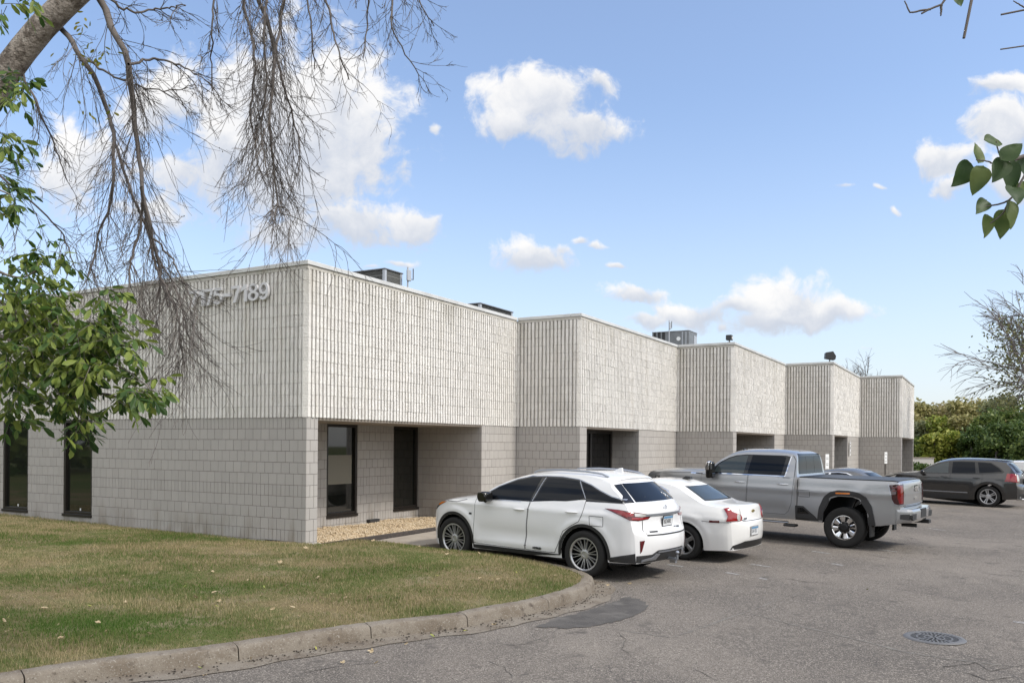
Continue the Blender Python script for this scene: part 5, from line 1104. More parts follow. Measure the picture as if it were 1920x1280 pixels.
# ------------------------------------------------------------------ pickup
m_smoke_red=M('smoked_red_lens',(.035,.004,.006),.08,coat=.8); m_redT=M('truck_red_lens',(.15,.004,.007),.08,coat=.6)
def pickup(pos,ang,label,pm,full=True):
    def lines(x,z): return .014*np.exp(-((z-1.16)/.06)**2)*(x>-1)*(x<4.3)-.014*np.exp(-((z-.72)/.14)**2)*((x>1.2)&(x<3.2))+.012*np.exp(-((x+.35)**2/.02+(z-1.25)**2/.01))
    ar=poly_arch([(-.505,.46),(-.485,.62),(-.455,.82),(-.30,1.04),(-.16,1.085),(.13,1.085),(.28,1.03),(.42,.72),(.455,.50)]); af=poly_arch([(4.04+x,z) for x,z in ((-.505,.46),(-.485,.62),(-.455,.82),(-.30,1.04),(-.16,1.085),(.13,1.085),(.28,1.03),(.42,.72),(.455,.50))])
    c=Car('parked_pickup',pos,ang,label,'pickup truck',
     [(4.80,.42,4.62,.42),(4.98,.52,4.61,.52),(5.05,.75,4.60,.75),(5.08,1.05,4.585,1.05),(5.06,1.28,4.56,1.26),(4.95,1.40,4.50,1.36),(4.6,1.475,4.38,1.425),(4.0,1.535,3.9,1.475),(3.4,1.555,3.42,1.485),(3.17,1.565,3.19,1.50),
      (2.85,1.83,2.86,1.76),(2.55,1.985,2.55,1.905),(2.25,2.03,2.25,1.955),(1.75,2.04,1.75,1.965),(1.30,2.015,1.28,1.945),(1.13,1.965,1.12,1.90),(1.095,1.88,1.09,1.80),(1.04,1.50,1.035,1.46),(1.01,1.445,1.01,1.442),(.95,1.44,.95,1.44),(.0,1.44,0,1.44),(-.95,1.445,-.90,1.445),(-1.08,1.455,-.985,1.44),
      (-1.135,1.44,-1.03,1.415),(-1.155,1.38,-1.05,1.36),(-1.165,1.20,-1.07,1.20),(-1.16,1.02,-1.08,1.02),(-1.145,.92,-1.085,.92),(-1.10,.80,-1.09,.80),(-1.095,.62,-1.092,.62)],
     [(-1.1,.955),(-1.03,.985),(-.9,1.01),(.90,1.02),(1.02,1.0),(1.1,.985),(3.2,.985),(4.0,.995),(4.3,.955),(4.5,.88),(4.62,.80)],
     [(.4,.955),(.6,.99),(.8,1.0),(1.2,1.0),(1.36,.992),(1.44,.975),(1.52,.935),(1.7,.875),(1.85,.815),(1.97,.765),(2.05,.72)],
     [(-1.1,.60),(-.6,.50),(.5,.50),(1.0,.52),(3.4,.48),(4.6,.42)],[ar,af],pm,crown=5,bow=3,lines=lines)
    fo=[(-.64,.48),(-.60,.70),(-.55,.92),(-.44,1.10),(-.30,1.185),(-.10,1.21),(.12,1.21),(.30,1.165),(.42,1.06),(.52,.82),(.55,.56)]; fi=[(-.505,.48),(-.485,.62),(-.455,.82),(-.38,.93),(-.30,1.035),(-.16,1.08),(.13,1.08),(.28,1.025),(.345,.90),(.42,.72),(.455,.55)]
    for pl in 'LR':
        sg=1 if pl=='L' else -1
        c.band(fi,fo,pl,.030,'arch_trim',m_trim); c.band([(x+4.04,z) for x,z in fi],[(x+4.04,z) for x,z in fo],pl,.030,'arch_trim',m_trim)
        am=c.poly([(.17,1.14),(.17,1.165),(-.12,1.17),(-.12,1.145)],pl,.034,'side_marker',m_amber,cols=8)
        c.poly([(1.03,.52),(1.04,.83),(.86,.83),(.60,.62),(.52,.53)],pl,.012,'bed_trim',m_trim,cols=8); c.poly([(.98,.66),(.98,.79),(.86,.79),(.72,.67)],pl,.016,'bed_recess',m_gloss,cols=6)
        fd=[(3.28,1.40),(3.27,.62),(2.19,.62),(2.155,1.435)]; rd=[(2.13,1.435),(2.165,.62),(1.28,.62),(1.20,.70),(1.145,.85),(1.095,1.43),(1.11,1.80),(1.18,1.90),(1.30,1.935),(2.07,1.93)]
        rdl=[(2.13,1.435),(2.165,.62),(1.28,.62),(1.20,.70),(1.145,.85),(1.095,1.43)]
        d1=c.poly(fd,pl,.004,'door',pm,cols=24); d2=c.poly(rdl,pl,.004,'door',pm,cols=24)
        c.line(fd,pl,.014,.001,'door_gap',m_seam,closed=True,skirt=False); c.line(rdl[:2]+rdl[2:]+[(1.105,1.80),(1.18,1.905)],pl,.014,.001,'door_gap',m_seam,skirt=False)
        handle(c,2.45,2.20,1.275,m_chrome,pl,d1); handle(c,1.46,1.21,1.275,m_chrome,pl,d2)
        c.poly([(3.10,1.455),(3.06,1.54),(2.88,1.70),(2.66,1.825),(2.5,1.875),(2.25,1.905),(1.35,1.905),(1.22,1.88),(1.29,1.455)],pl,.002,'window_surround',m_gloss,cols=34,step=.03)
        c.poly([(3.02,1.475),(2.86,1.675),(2.64,1.80),(2.48,1.85),(2.25,1.875),(2.215,1.875),(2.26,1.475)],pl,.006,'window',m_cglass2,step=.03); c.poly([(2.11,1.885),(1.42,1.885),(1.335,1.86),(1.395,1.475),(2.17,1.475)],pl,.006,'window',m_cglass,step=.03)
        c.line([(3.12,1.448),(1.30,1.448),(1.22,1.885)],pl,.022,.007,'chrome_strip',m_chrome)
        c.line([(1.005,.55),(1.0,1.40)],pl,.022,.001,'cab_gap',m_seam,skirt=False)
        if pl=='L': fl=[(.97,1.17),(.97,1.03),(.73,1.03),(.73,1.17)]; c.line(fl,pl,.010,.001,'flap_gap',m_seam,closed=True,skirt=False)
        c.poly([(3.55,1.41),(3.55,1.455),(3.25,1.44),(3.25,1.405)],pl,.008,'badge',m_chrome,cols=6); c.poly([(3.42,1.415),(3.42,1.44),(3.25,1.435),(3.25,1.41)],pl,.010,'badge',m_gloss,cols=6)
        c.line([(4.30,1.395),(3.95,1.42),(3.45,1.44)],pl,.012,.001,'bonnet_gap',m_seam,skirt=False)
        # headlight at the front corner
        yaw=R(-45) if sg>0 else R(45)
        c.poly([(4.56,1.12),(4.56,1.32),(4.40,1.33),(4.40,1.15)],pl,.008,'headlight',m_smoke,cols=6); c.poly([(4.52,1.20),(4.52,1.29),(4.44,1.295),(4.44,1.21)],pl,.012,'lamp',m_clear,cols=4)
        # towing mirror
        mo=MB(); mo.prism([(-.07,-.17),(.09,-.19),(.11,.10),(.06,.20),(-.05,.19)],'y',0,.21); mm=put('mirror',mo.mesh('mirror',True,bevel=.03,sharp=40),c.root,m_gloss); mm.location=(2.97,(1.02 if sg>0 else -1.23),1.52)
        cp=MB(); cp.prism([(-.02,-.02),(.112,-.02),(.118,.08),(.07,.205),(-.02,.20)],'y',.035,.215); cq=put('mirror_cap',cp.mesh('mirror_cap',True,bevel=.03,sharp=40),mm,m_chrome); cq.location=(.004,0 if sg>0 else -.04,.004)
        MB().tube([(3.0,sg*.90,1.40),(2.98,sg*1.10,1.40)],.035,8).build('mirror_arm',m_trim,c.root)
        st=MB(); st.box(1.25,3.35,.86*sg-.09,.86*sg+.09,.415,.45); st.build('running_board',m_trim,c.root,bevel=.015)
        MB().tube([(1.2,sg*.97,.44),(3.4,sg*.97,.44)],.014,8).build('board_edge',m_satin,c.root)
        if full: MB().box(1.02,1.30,.92*sg-.10,.92*sg+.10,.355,.41).build('bed_step',m_trim,c.root,bevel=.02)
    for (x,sd_) in ((0,1),(4.04,1),(0,-1),(4.04,-1)): wheel(c,x,sd_,1.76,.43,.285,.262,'truck',m_chrome)
    # bed cover, cab rear window, tailgate
    c.poly([(.99,-.93),(.99,.93),(-1.03,.93),(-1.03,-.93)][::1],'T',.022,'bed_cover',m_bedcover,cols=24,step=.12)
    c.poly([(-.80,1.505),(.80,1.505),(.755,1.75),(.70,1.90),(-.70,1.90),(-.755,1.75)],'B',.006,'rear_window',m_cglass,cols=22,step=.04)
    for y_ in (-.26,.26): c.line([(y_,1.52),(y_,1.88)],'B',.022,.009,'window_bar',m_gloss)
    c.poly([(-.70,1.905),(.70,1.905),(.67,1.945),(-.67,1.945)],'B',.010,'brake_light',m_gloss,cols=16,step=.02)
    if full: MB().box(2.1,2.22,-.28,-.12,2.03,2.055).build('roof_antenna',m_trim,c.root,bevel=.008)
    for k in range(5): MB().box(2.45,2.5,-.45+.22*k-.03,-.45+.22*k+.03,2.0,2.03).build('cab_lamp',m_smoke,c.root,bevel=.008)
    c.line([(.80,1.41),(.83,1.30),(.81,.97),(.76,.925),(-.76,.925),(-.81,.97),(-.83,1.30),(-.80,1.41)],'B',.016,.0012,'tailgate_gap',m_seam,skirt=False)
    c.line([(.72,1.185),(-.72,1.185)],'B',.020,.006,'tailgate_crease',pm); c.line([(.80,1.375),(-.80,1.375)],'B',.030,.010,'tailgate_lip',pm)
    c.line([(.72,.955),(-.62,.955)],'B',.030,.008,'chrome_strip',m_satin)
    c.poly([(-.10,1.31),(-.10,1.355),(.10,1.355),(.10,1.31)],'B',.012,'tailgate_handle',m_gloss,cols=6)
    c.text('GMC',.135,(-1.178,.15,1.235),'B',m_clear,'emblem',.006,.004); c.text('DENALI',.07,(-1.178,.16,1.06),'B',m_clear,'badge')
    for sg,yaw in ((1,R(225)),(-1,R(-45))):
        U=lambda x,y:(x*math.cos(yaw)+y*math.sin(yaw))
        def pp(P): return [(U(x,sg*y),z) for x,y,z in P]
        lamp=c.poly(pp([(-.885,1.01,1.37),(-1.0,.985,1.39),(-1.14,.86,1.39),(-1.15,.84,1.20),(-1.14,.85,.985),(-1.06,.965,.975),(-.985,1.0,1.0),(-.93,1.01,1.10)]),yaw,.012,'tail_light',m_smoke_red,cols=14,step=.03)
        c.poly(pp([(-1.02,.975,1.365),(-1.12,.885,1.37),(-1.13,.865,1.0),(-1.06,.955,1.0),(-1.03,.975,1.10)]),yaw,.016,'red_lens',m_redT,lamp,cols=8,step=.03)
        for zz_ in (1.32,1.26): c.poly(pp([(-.935,1.0,zz_-.006),(-.935,1.0,zz_+.008),(-1.03,.965,zz_+.012),(-1.03,.965,zz_-.002)]),yaw,.019,'red_bar',m_redT,lamp,cols=5,step=.01)
        c.line([(U(-.875,sg*1.01),1.385),(U(-.925,sg*1.01),1.10),(U(-.98,sg*1.0),.985),(U(-1.06,sg*.965),.96),(U(-1.15,sg*.84),.972)],yaw,.016,.012,'lamp_rim',m_satin,lamp) if full else None
    # rear bumper: a shaped bar with dark step pockets
    b=MB(); prof=[(-1.10,.60),(-1.27,.61),(-1.325,.68),(-1.325,.84),(-1.30,.885),(-1.10,.885)]
    ys=[-1.0,-.90,-.78,-.3,.3,.78,.90,1.0]; xo=[.27,.10,.03,0,0,.03,.10,.27]; V=[]
    for y_,o_ in zip(ys,xo):
        for (x_,z_) in prof: V.append((min(x_+o_*1.0,-1.02 if abs(y_)>.95 else x_+o_),y_,z_))
    k=len(prof); Fq=[(i*k+j,i*k+(j+1)%k,(i+1)*k+(j+1)%k,(i+1)*k+j) for i in range(len(ys)-1) for j in range(k)]+[tuple(range(k)),tuple((len(ys)-1)*k+j for j in range(k))]
    b.add(V,Fq); bo=b.build('bumper',pm,c.root,smooth=True,bevel=.012,sharp=30)
    for sg in (1,-1):
        p_=MB(); p_.box(-1.330,-1.28,sg*.62-.24,sg*.62+.24,.655,.80) if False else p_.prism([(sg*.42,.675),(sg*.80,.665),(sg*.86,.70),(sg*.86,.77),(sg*.80,.80),(sg*.42,.79)],'x',-1.31,-1.20); po=p_.build('step_pocket',m_trim,bo)
        e_=MB(); V=[]; e_.prism([(-1.02,.66),(-1.02,.80),(-1.20,.80),(-1.20,.66)],'y',sg*.93,sg*.995); 
        p2=MB(); p2.add([(-1.305,sg*.70,.675),(-1.305,sg*.70,.795),(-1.235,sg*.905,.795),(-1.235,sg*.905,.675),(-1.10,sg*.985,.785),(-1.10,sg*.985,.69)],[(0,1,2,3),(3,2,4,5)]); p2.build('step_pocket',m_trim,bo)
    pr=MB(); pr.box(-1.332,-1.30,-.22,.22,.69,.875); pr.build('plate_recess',m_trim,bo)
    ex=MB(); ex.prism([(-.86,.505),(-.66,.505),(-.68,.585),(-.84,.585)],'x',-1.30,-.9); ex.build('exhaust_tip',m_trim,c.root,bevel=.01)
    MB().tube([(-.9,0,.50),(-1.20,0,.50)],.04,8).build('tow_hitch',m_trim,c.root); MB().tube([(0,-.75,.43),(0,.75,.43)],.07,8).build('axle',m_under,c.root)
    MB().box(-.56,-.52,.78,1.02,.28,.62).build('mud_flap',m_trim,c.root); MB().box(-.56,-.52,-1.02,-.78,.28,.62).build('mud_flap',m_trim,c.root)
    return c
pickup((7.62097618,18.62266351),R(142),'grey crew-cab pickup with black arch flares parked in the middle of the row',m_gpaint)
pickup((24.6,33.5),R(142),'white pickup at the far end of the row, cut by the photo edge',m_wpaint2,False)
# ------------------------------------------------------------------ black crossover
def cross_lines(x,z): return .014*np.exp(-((np.hypot(x,z-.37)-.53)/.07)**2)*(x>-.7)*(x<.75)*(z<1.0)+.010*np.exp(-((z-1.02)/.04)**2)*(x<3.0)*(x>-.7)-.012*np.exp(-((z-.55)/.12)**2)*((x>.6)&(x<2.2))
c=cro=Car('parked_crossover',(17.34192358,30.49751634),R(142),'black crossover with silver split-spoke wheels parked right of the grey pickup','crossover',
 [(3.60,.24,3.46,.24),(3.72,.40,3.45,.40),(3.75,.62,3.44,.62),(3.70,.84,3.40,.81),(3.55,.985,3.28,.935),(3.2,1.08,3.08,1.03),(2.6,1.155,2.5,1.10),(2.35,1.19,2.33,1.13),(1.95,1.42,1.97,1.36),(1.55,1.605,1.55,1.535),(1.25,1.67,1.22,1.60),(.7,1.705,.7,1.635),(.1,1.70,.1,1.63),(-.35,1.675,-.33,1.60),(-.58,1.645,-.50,1.565),(-.60,1.62,-.51,1.55),(-.56,1.59,-.52,1.53),
  (-.70,1.46,-.63,1.42),(-.84,1.29,-.745,1.26),(-.92,1.21,-.79,1.19),(-.955,1.03,-.82,1.02),(-.965,.83,-.84,.82),(-1.03,.77,-.85,.765),(-1.055,.60,-.86,.60),(-1.02,.46,-.868,.46),(-.94,.32,-.875,.32)],
 [(-.88,.83),(-.80,.865),(-.6,.925),(-.2,.955),(2.4,.955),(2.85,.945),(3.1,.89),(3.3,.81),(3.46,.70)],
 [(.2,.94),(.35,.97),(.55,.995),(.8,1.0),(.98,.985),(1.08,.955),(1.16,.925),(1.3,.87),(1.5,.785),(1.6,.73),(1.75,.66)],
 [(-.9,.32),(-.45,.28),(.5,.23),(2.3,.21),(3.5,.24)],[circ_arch(0,.37,.43),circ_arch(2.824,.37,.43)],m_bpaint,lines=cross_lines)
for pl in 'LR':
    sg=1 if pl=='L' else -1
    fd=[(2.32,1.08),(2.34,.42),(1.26,.40),(1.24,1.11)]; rd=[(1.21,1.11),(1.23,.40),(.60,.41),(.47,.60),(.36,.76),(.22,.86),(.20,1.12)]
    for q in (fd,rd):
        d=c.poly(q,pl,.004,'door',m_bpaint,cols=22); c.line(q,pl,.014,.001,'door_gap',m_seam,closed=True,skirt=False); x_=q[-1][0]; handle(c,x_+.30,x_+.06,1.01,m_bpaint,pl,d)
    c.poly([(2.30,1.105),(1.97,1.315),(1.6,1.49),(1.30,1.56),(.9,1.585),(.3,1.585),(-.05,1.56),(-.32,1.40),(-.47,1.25),(-.40,1.20),(.2,1.145),(1.2,1.125)],pl,.002,'window_surround',m_gloss,cols=30,step=.02)
    c.poly([(2.20,1.13),(1.93,1.305),(1.58,1.47),(1.31,1.53),(1.30,1.14)],pl,.006,'window',m_cglass2,step=.03); c.poly([(1.18,1.545),(.9,1.56),(.48,1.56),(.42,1.17),(1.18,1.145)],pl,.006,'window',m_cglass,step=.03); c.poly([(.38,1.56),(-.02,1.54),(-.28,1.38),(-.40,1.255),(.30,1.185)],pl,.006,'window',m_cglass,step=.03)
    c.line([(2.25,.475),(.65,.475)],pl,.030,.008,'side_moulding',m_satin); c.poly([(.5,.23),(.5,.40),(2.33,.40),(2.33,.21)],pl,.003,'sill_trim',m_trim,cols=12)
    c.band(arcp(0,.37,.432),arcp(0,.37,.470),pl,.008,'arch_lip',m_bpaint); c.band(arcp(2.824,.37,.432),arcp(2.824,.37,.470),pl,.008,'arch_lip',m_bpaint)
    mirror_part(c,2.12,.93*sg,1.135,.19,.15,.15,m_bpaint,sg); c.poly([(3.42,.74),(3.42,.86),(3.05,1.0),(3.15,.82)],pl,.006,'headlight',m_clear)
for (x,sd_) in ((0,1),(2.824,1),(0,-1),(2.824,-1)): wheel(c,x,sd_,1.66,.37,.245,.272,'twin',m_rimA)
c.poly([(-.62,1.24),(.62,1.24),(.56,1.42),(.52,1.55),(-.52,1.55),(-.56,1.42)],'B',.006,'rear_window',m_cglass,cols=22,step=.03)
for sg,yaw in ((1,R(225)),(-1,R(-45))):
    U=lambda x,y:(x*math.cos(yaw)+y*math.sin(yaw))
    def pp(P): return [(U(x,sg*y),z) for x,y,z in P]
    lamp=c.poly(pp([(-.49,.94,.92),(-.60,.90,1.20),(-.80,.83,1.20),(-.90,.70,1.17),(-.93,.66,.93),(-.84,.84,.90)]),yaw,.010,'tail_light',m_red,cols=14,step=.03)
    c.poly(pp([(-.84,.80,1.18),(-.885,.72,1.16),(-.915,.68,.95),(-.86,.80,.93)]),yaw,.014,'clear_lens',m_clear,lamp,cols=5,step=.03)
c.poly([(-.84,.33),(-.84,.50),(.84,.50),(.84,.33)],'B',.006,'bumper_trim',m_trim,cols=18); plate(c,0,.85,-.985,0,'licence_plate','  ',m_black)
for y_ in (.45,-.45): MB().tube([(-.8,y_,.30),(-1.06,y_,.30)],.05,10).build('exhaust_tip',m_chrome,c.root)
MB().tube([(-.85,0,.34),(-1.16,0,.34)],.03,8).build('tow_hitch',m_trim,c.root)
# ================================================================== storm drain
dp=gpt(1752,1196); dr=empty('storm_drain',(dp[0],dp[1],dp[2]),.35,'round slotted iron drain grate set in the asphalt','drain grate')
m_iron=M('worn_iron',(.155,.152,.150),.6,metal=.2,var=((.13,.13,.135),14,.4,.7,4)); m_pit=M('drain_pit',(.004,.004,.005),1)
f=MB(); f.lathe([(.275,.004),(.278,.016),(.322,.014),(.335,.003)],48,axis='z'); f.build('frame',m_iron,dr,smooth=True,sharp=40)
p=MB(); p.lathe([(.001,.005),(.276,.005)],40,axis='z'); p.build('pit',m_pit,dr)
g=MB()
for r0,r1 in ((.255,.279),(.178,.194),(.098,.112),(0.001,.030)): g.lathe([(r0,.006),(r0,.013),(r1,.013),(r1,.006)],44,axis='z')
for (r0,r1,n) in ((.030,.098,10),(.112,.178,20),(.194,.255,34)):
    for k in range(n):
        a=2*math.pi*k/n; c_,s_=math.cos(a),math.sin(a); w=.008
        g.add([(c_*r0-s_*w,s_*r0+c_*w,.0125),(c_*r0+s_*w,s_*r0-c_*w,.0125),(c_*r1+s_*w,s_*r1-c_*w,.0125),(c_*r1-s_*w,s_*r1+c_*w,.0125)],[(0,1,2,3)])
for a in (0,math.pi/2):
    c_,s_=math.cos(a),math.sin(a); w=.014; g.add([(c_*-.27-s_*w,s_*-.27+c_*w,.0136),(c_*-.27+s_*w,s_*-.27-c_*w,.0136),(c_*.27+s_*w,s_*.27-c_*w,.0136),(c_*.27-s_*w,s_*.27+c_*w,.0136)],[(0,1,2,3)])
g.build('grate',m_iron,dr)
# ================================================================== grass on the lawn
rg=np.random.default_rng(11)
m_grass=bpy.data.materials.new('grass_blades'); m_grass.use_nodes=True
def grassmat():
    t=m_grass.node_tree; t.nodes.clear(); o=t.nodes.new('ShaderNodeOutputMaterial'); b=t.nodes.new('ShaderNodeBsdfPrincipled'); tr=t.nodes.new('ShaderNodeBsdfTranslucent'); mx=t.nodes.new('ShaderNodeMixShader'); g=t.nodes.new('ShaderNodeNewGeometry')
    mp=t.nodes.new('ShaderNodeMapping'); mp.inputs['Rotation'].default_value=(0,0,R(-32)); mp.inputs['Scale'].default_value=(.30,1.0,1); t.links.new(g.outputs['Position'],mp.inputs[0])
    n1=t.nodes.new('ShaderNodeTexNoise'); n1.inputs['Scale'].default_value=.85; n1.inputs['Detail'].default_value=3; t.links.new(mp.outputs[0],n1.inputs['Vector'])
    n2=t.nodes.new('ShaderNodeTexNoise'); n2.inputs['Scale'].default_value=2.6; n2.inputs['Detail'].default_value=3; t.links.new(g.outputs['Position'],n2.inputs['Vector'])
    a=t.nodes.new('ShaderNodeMath'); a.operation='MULTIPLY_ADD'; t.links.new(n2.outputs['Fac'],a.inputs[0]); a.inputs[1].default_value=.50; t.links.new(n1.outputs['Fac'],a.inputs[2])
    a2=t.nodes.new('ShaderNodeMath'); a2.operation='MULTIPLY_ADD'; t.links.new(g.outputs['Random Per Island'],a2.inputs[0]); a2.inputs[1].default_value=.34; t.links.new(a.outputs[0],a2.inputs[2])
    cr=t.nodes.new('ShaderNodeValToRGB'); e=cr.color_ramp.elements; e[0].position=.62; e[0].color=(.066,.135,.022,1); e[1].position=1.12; e[1].color=(.40,.33,.19,1)
    for p_,c_ in ((.80,(.110,.158,.038,1)),(.93,(.205,.19,.080,1))): k=e.new(p_); k.color=c_
    # greener strip where the lawn stays moist near the kerb at the left
    gx_,gy_,_=gpt(110,1165,.2); dv=t.nodes.new('ShaderNodeVectorMath'); dv.operation='SUBTRACT'; t.links.new(g.outputs['Position'],dv.inputs[0]); dv.inputs[1].default_value=(gx_,gy_,.25)
    mp2=t.nodes.new('ShaderNodeMapping'); mp2.inputs['Rotation'].default_value=(0,0,R(-25)); mp2.inputs['Scale'].default_value=(.42,1.1,.3); t.links.new(dv.outputs[0],mp2.inputs[0])
    lg=t.nodes.new('ShaderNodeVectorMath'); lg.operation='LENGTH'; t.links.new(mp2.outputs[0],lg.inputs[0])
    ms=t.nodes.new('ShaderNodeMapRange'); ms.interpolation_type='SMOOTHSTEP'; ms.inputs['From Min'].default_value=.2; ms.inputs['From Max'].default_value=1.3; ms.inputs['To Min'].default_value=-.30; ms.inputs['To Max'].default_value=0; t.links.new(lg.outputs['Value'],ms.inputs['Value'])
    a3=t.nodes.new('ShaderNodeMath'); t.links.new(a2.outputs[0],a3.inputs[0]); t.links.new(ms.outputs[0],a3.inputs[1]); a2=a3
    mr=t.nodes.new('ShaderNodeMapRange'); mr.inputs['From Min'].default_value=0; mr.inputs['From Max'].default_value=1.25; t.links.new(a2.outputs[0],mr.inputs['Value'])
    for q in e: q.position=q.position/1.25
    t.links.new(mr.outputs[0],cr.inputs[0]); t.links.new(cr.outputs[0],b.inputs['Base Color']); t.links.new(cr.outputs[0],tr.inputs['Color']); b.inputs['Roughness'].default_value=.7; b.inputs['Specular IOR Level'].default_value=.2
    mx.inputs[0].default_value=.3; t.links.new(b.outputs[0],mx.inputs[1]); t.links.new(tr.outputs[0],mx.inputs[2]); t.links.new(mx.outputs[0],o.inputs[0])
grassmat()
A_=LV[:-1,:-1].reshape(-1,3);B_=LV[1:,:-1].reshape(-1,3);C_=LV[1:,1:].reshape(-1,3);D_=LV[:-1,1:].reshape(-1,3)
area=.5*np.linalg.norm(np.cross(B_-A_,C_-A_),axis=1)+.5*np.linalg.norm(np.cross(C_-A_,D_-A_),axis=1)
cen=(A_+C_)/2; vis_=(cen[:,1]>5)&(np.abs(cen[:,0]/np.maximum(cen[:,1],1)+.24)<.50)
dens=np.where(vis_,np.interp(cen[:,1],[6,9,13,20],[4200,3600,2300,1100]),0)
wgt=area*dens; NB_=int(min(wgt.sum(),420000)); idx=rg.choice(len(wgt),NB_,p=wgt/wgt.sum()); u1,u2=rg.random(NB_)[:,None],rg.random(NB_)[:,None]
Pb=(A_[idx]*(1-u1)+B_[idx]*u1)*(1-u2)+(D_[idx]*(1-u1)+C_[idx]*u1)*u2
an=rg.random(NB_)*2*np.pi; hw_=(.0020+.0020*rg.random(NB_))*np.interp(Pb[:,1],[7,18],[1,1.7]); hh_=(.018+.038*rg.random(NB_)**1.5)*(1+.45*np.sin(Pb[:,0]*2.1+np.sin(Pb[:,1]*1.3)*2)*np.sin(Pb[:,1]*1.7)); la=rg.random(NB_)*2*np.pi; ll=.030*rg.random(NB_)
sd_=np.stack([np.cos(an)*hw_,np.sin(an)*hw_,np.zeros(NB_)],1); tip=np.stack([np.cos(la)*ll,np.sin(la)*ll,hh_],1); Pb[:,2]-=.004
Vb=np.stack([Pb-sd_,Pb+sd_,Pb+tip],1).reshape(-1,3); o=put('grass',mesh_np('grass',Vb,np.arange(NB_*3).reshape(-1,3)),None,m_grass); o['kind']='stuff'
def lawn_z(x,y):
    d=(LV[:,:,0]-x)**2+(LV[:,:,1]-y)**2; k=np.argmin(d); return float(LV.reshape(-1,3)[k,2])
# ---- fallen leaves
m_dry=[M('dry_leaf',(.34,.26,.15),.8,var=((.46,.37,.24),30,.4,.6,3)),M('yellow_leaf',(.30,.28,.06),.7,var=((.18,.22,.05),30,.4,.6,3))]
lm=[]
for q in range(5):
    nb=NB(); r_=np.random.default_rng(40+q); D=[]
    for k in range(5 if q<3 else 1):
        a=(k-2)*.62+r_.normal()*.1; D.append((math.cos(a),math.sin(a),.25+.25*r_.random()))
    leaves_np(nb,np.zeros((len(D),3))+[0,0,.006],np.array(D),np.array([1.0-.18*abs(k-2) for k in range(len(D))]) if len(D)>1 else 1.0,r_,1.1); V=np.concatenate(nb.V); V[:,2]+=.35*(V[:,0]**2+V[:,1]**2)*r_.random(); V[:,2]-=V[:,2].min()
    me=mesh_np('fallen_leaf',V,[np.concatenate(nb.T)]); me.materials.append(m_dry[0 if q!=4 else 1]); lm.append(me)
spots=[]
for _ in range(400):
    px,py=rg.uniform(-20,1080),rg.uniform(1000,1262)
    if len(spots)>=66: break
    gx=gpt(px,py,.22); d=(KL[:,0]-gx[0])**2+(KL[:,1]-gx[1])**2; k=int(np.argmin(d)); side=(gx[0]-KL[k,0])*KN[k,0]+(gx[1]-KL[k,1])*KN[k,1]
    lx,ly=w2l(gx[0],gx[1])
    if side<-.12 and ly<-.35: spots.append((gx[0],gx[1],lawn_z(gx[0],gx[1])+.034,'lawn'))
RD=[(523,1226,'r'),(594,1220,'r'),(700,1222,'r'),(757,1210,'r'),(380,1254,'r'),(384,1268,'r'),(742,1190,'r'),(868,1183,'r'),(640,1245,'r'),(700,1246,'r'),(1155,1092,'r'),(1142,1098,'r'),(1176,1095,'r'),(815,1195,'r'),(930,1172,'r'),(470,1240,'r'),(1624,1107,'r')]
for x,y,_ in RD: g=gpt(x,y); spots.append((g[0],g[1],g[2]+.012,'road'))
for n_,(x,y,z,w) in enumerate(spots):
    k=int(rg.integers(5)); o=bpy.data.objects.new('fallen_leaf',lm[k if w=='lawn' else (3,4,0)[n_%3]]); COL.objects.link(o); s=rg.uniform(.030,.075); o.location=(x,y,z); o.scale=(s,s,s*rg.uniform(.5,1.2)); o.rotation_euler=(rg.normal()*.25,rg.normal()*.25,rg.random()*6.28)
    tag(o,'dry curled leaf lying on the grass of the lawn' if w=='lawn' else 'fallen leaf lying in the gutter or on the asphalt beside the kerb','leaf','fallen leaves on the lawn' if w=='lawn' else 'fallen leaves along the kerb')
# crumbs of dirt along the gutter
n=700; k=rg.integers(10,nose+25,n); off=.19+np.abs(rg.normal(size=n))*.12; Pd=np.stack([KL[k,0]+KN[k,0]*off,KL[k,1]+KN[k,1]*off,KL[k,2]-.138],1)+rg.normal(size=(n,3))*[.02,.02,.001]
nb=NB(); S=rg.uniform(.004,.013,(n,1,1)); nb.add(Pd[:,None,:]+IV[None]*S*[1,1,.6],None,(IT[None]+np.arange(n)[:,None,None]*len(IV)).reshape(-1,3)); o=nb.build('gutter_dirt',M('dirt_crumbs',(.06,.05,.04),1)); o['kind']='stuff'
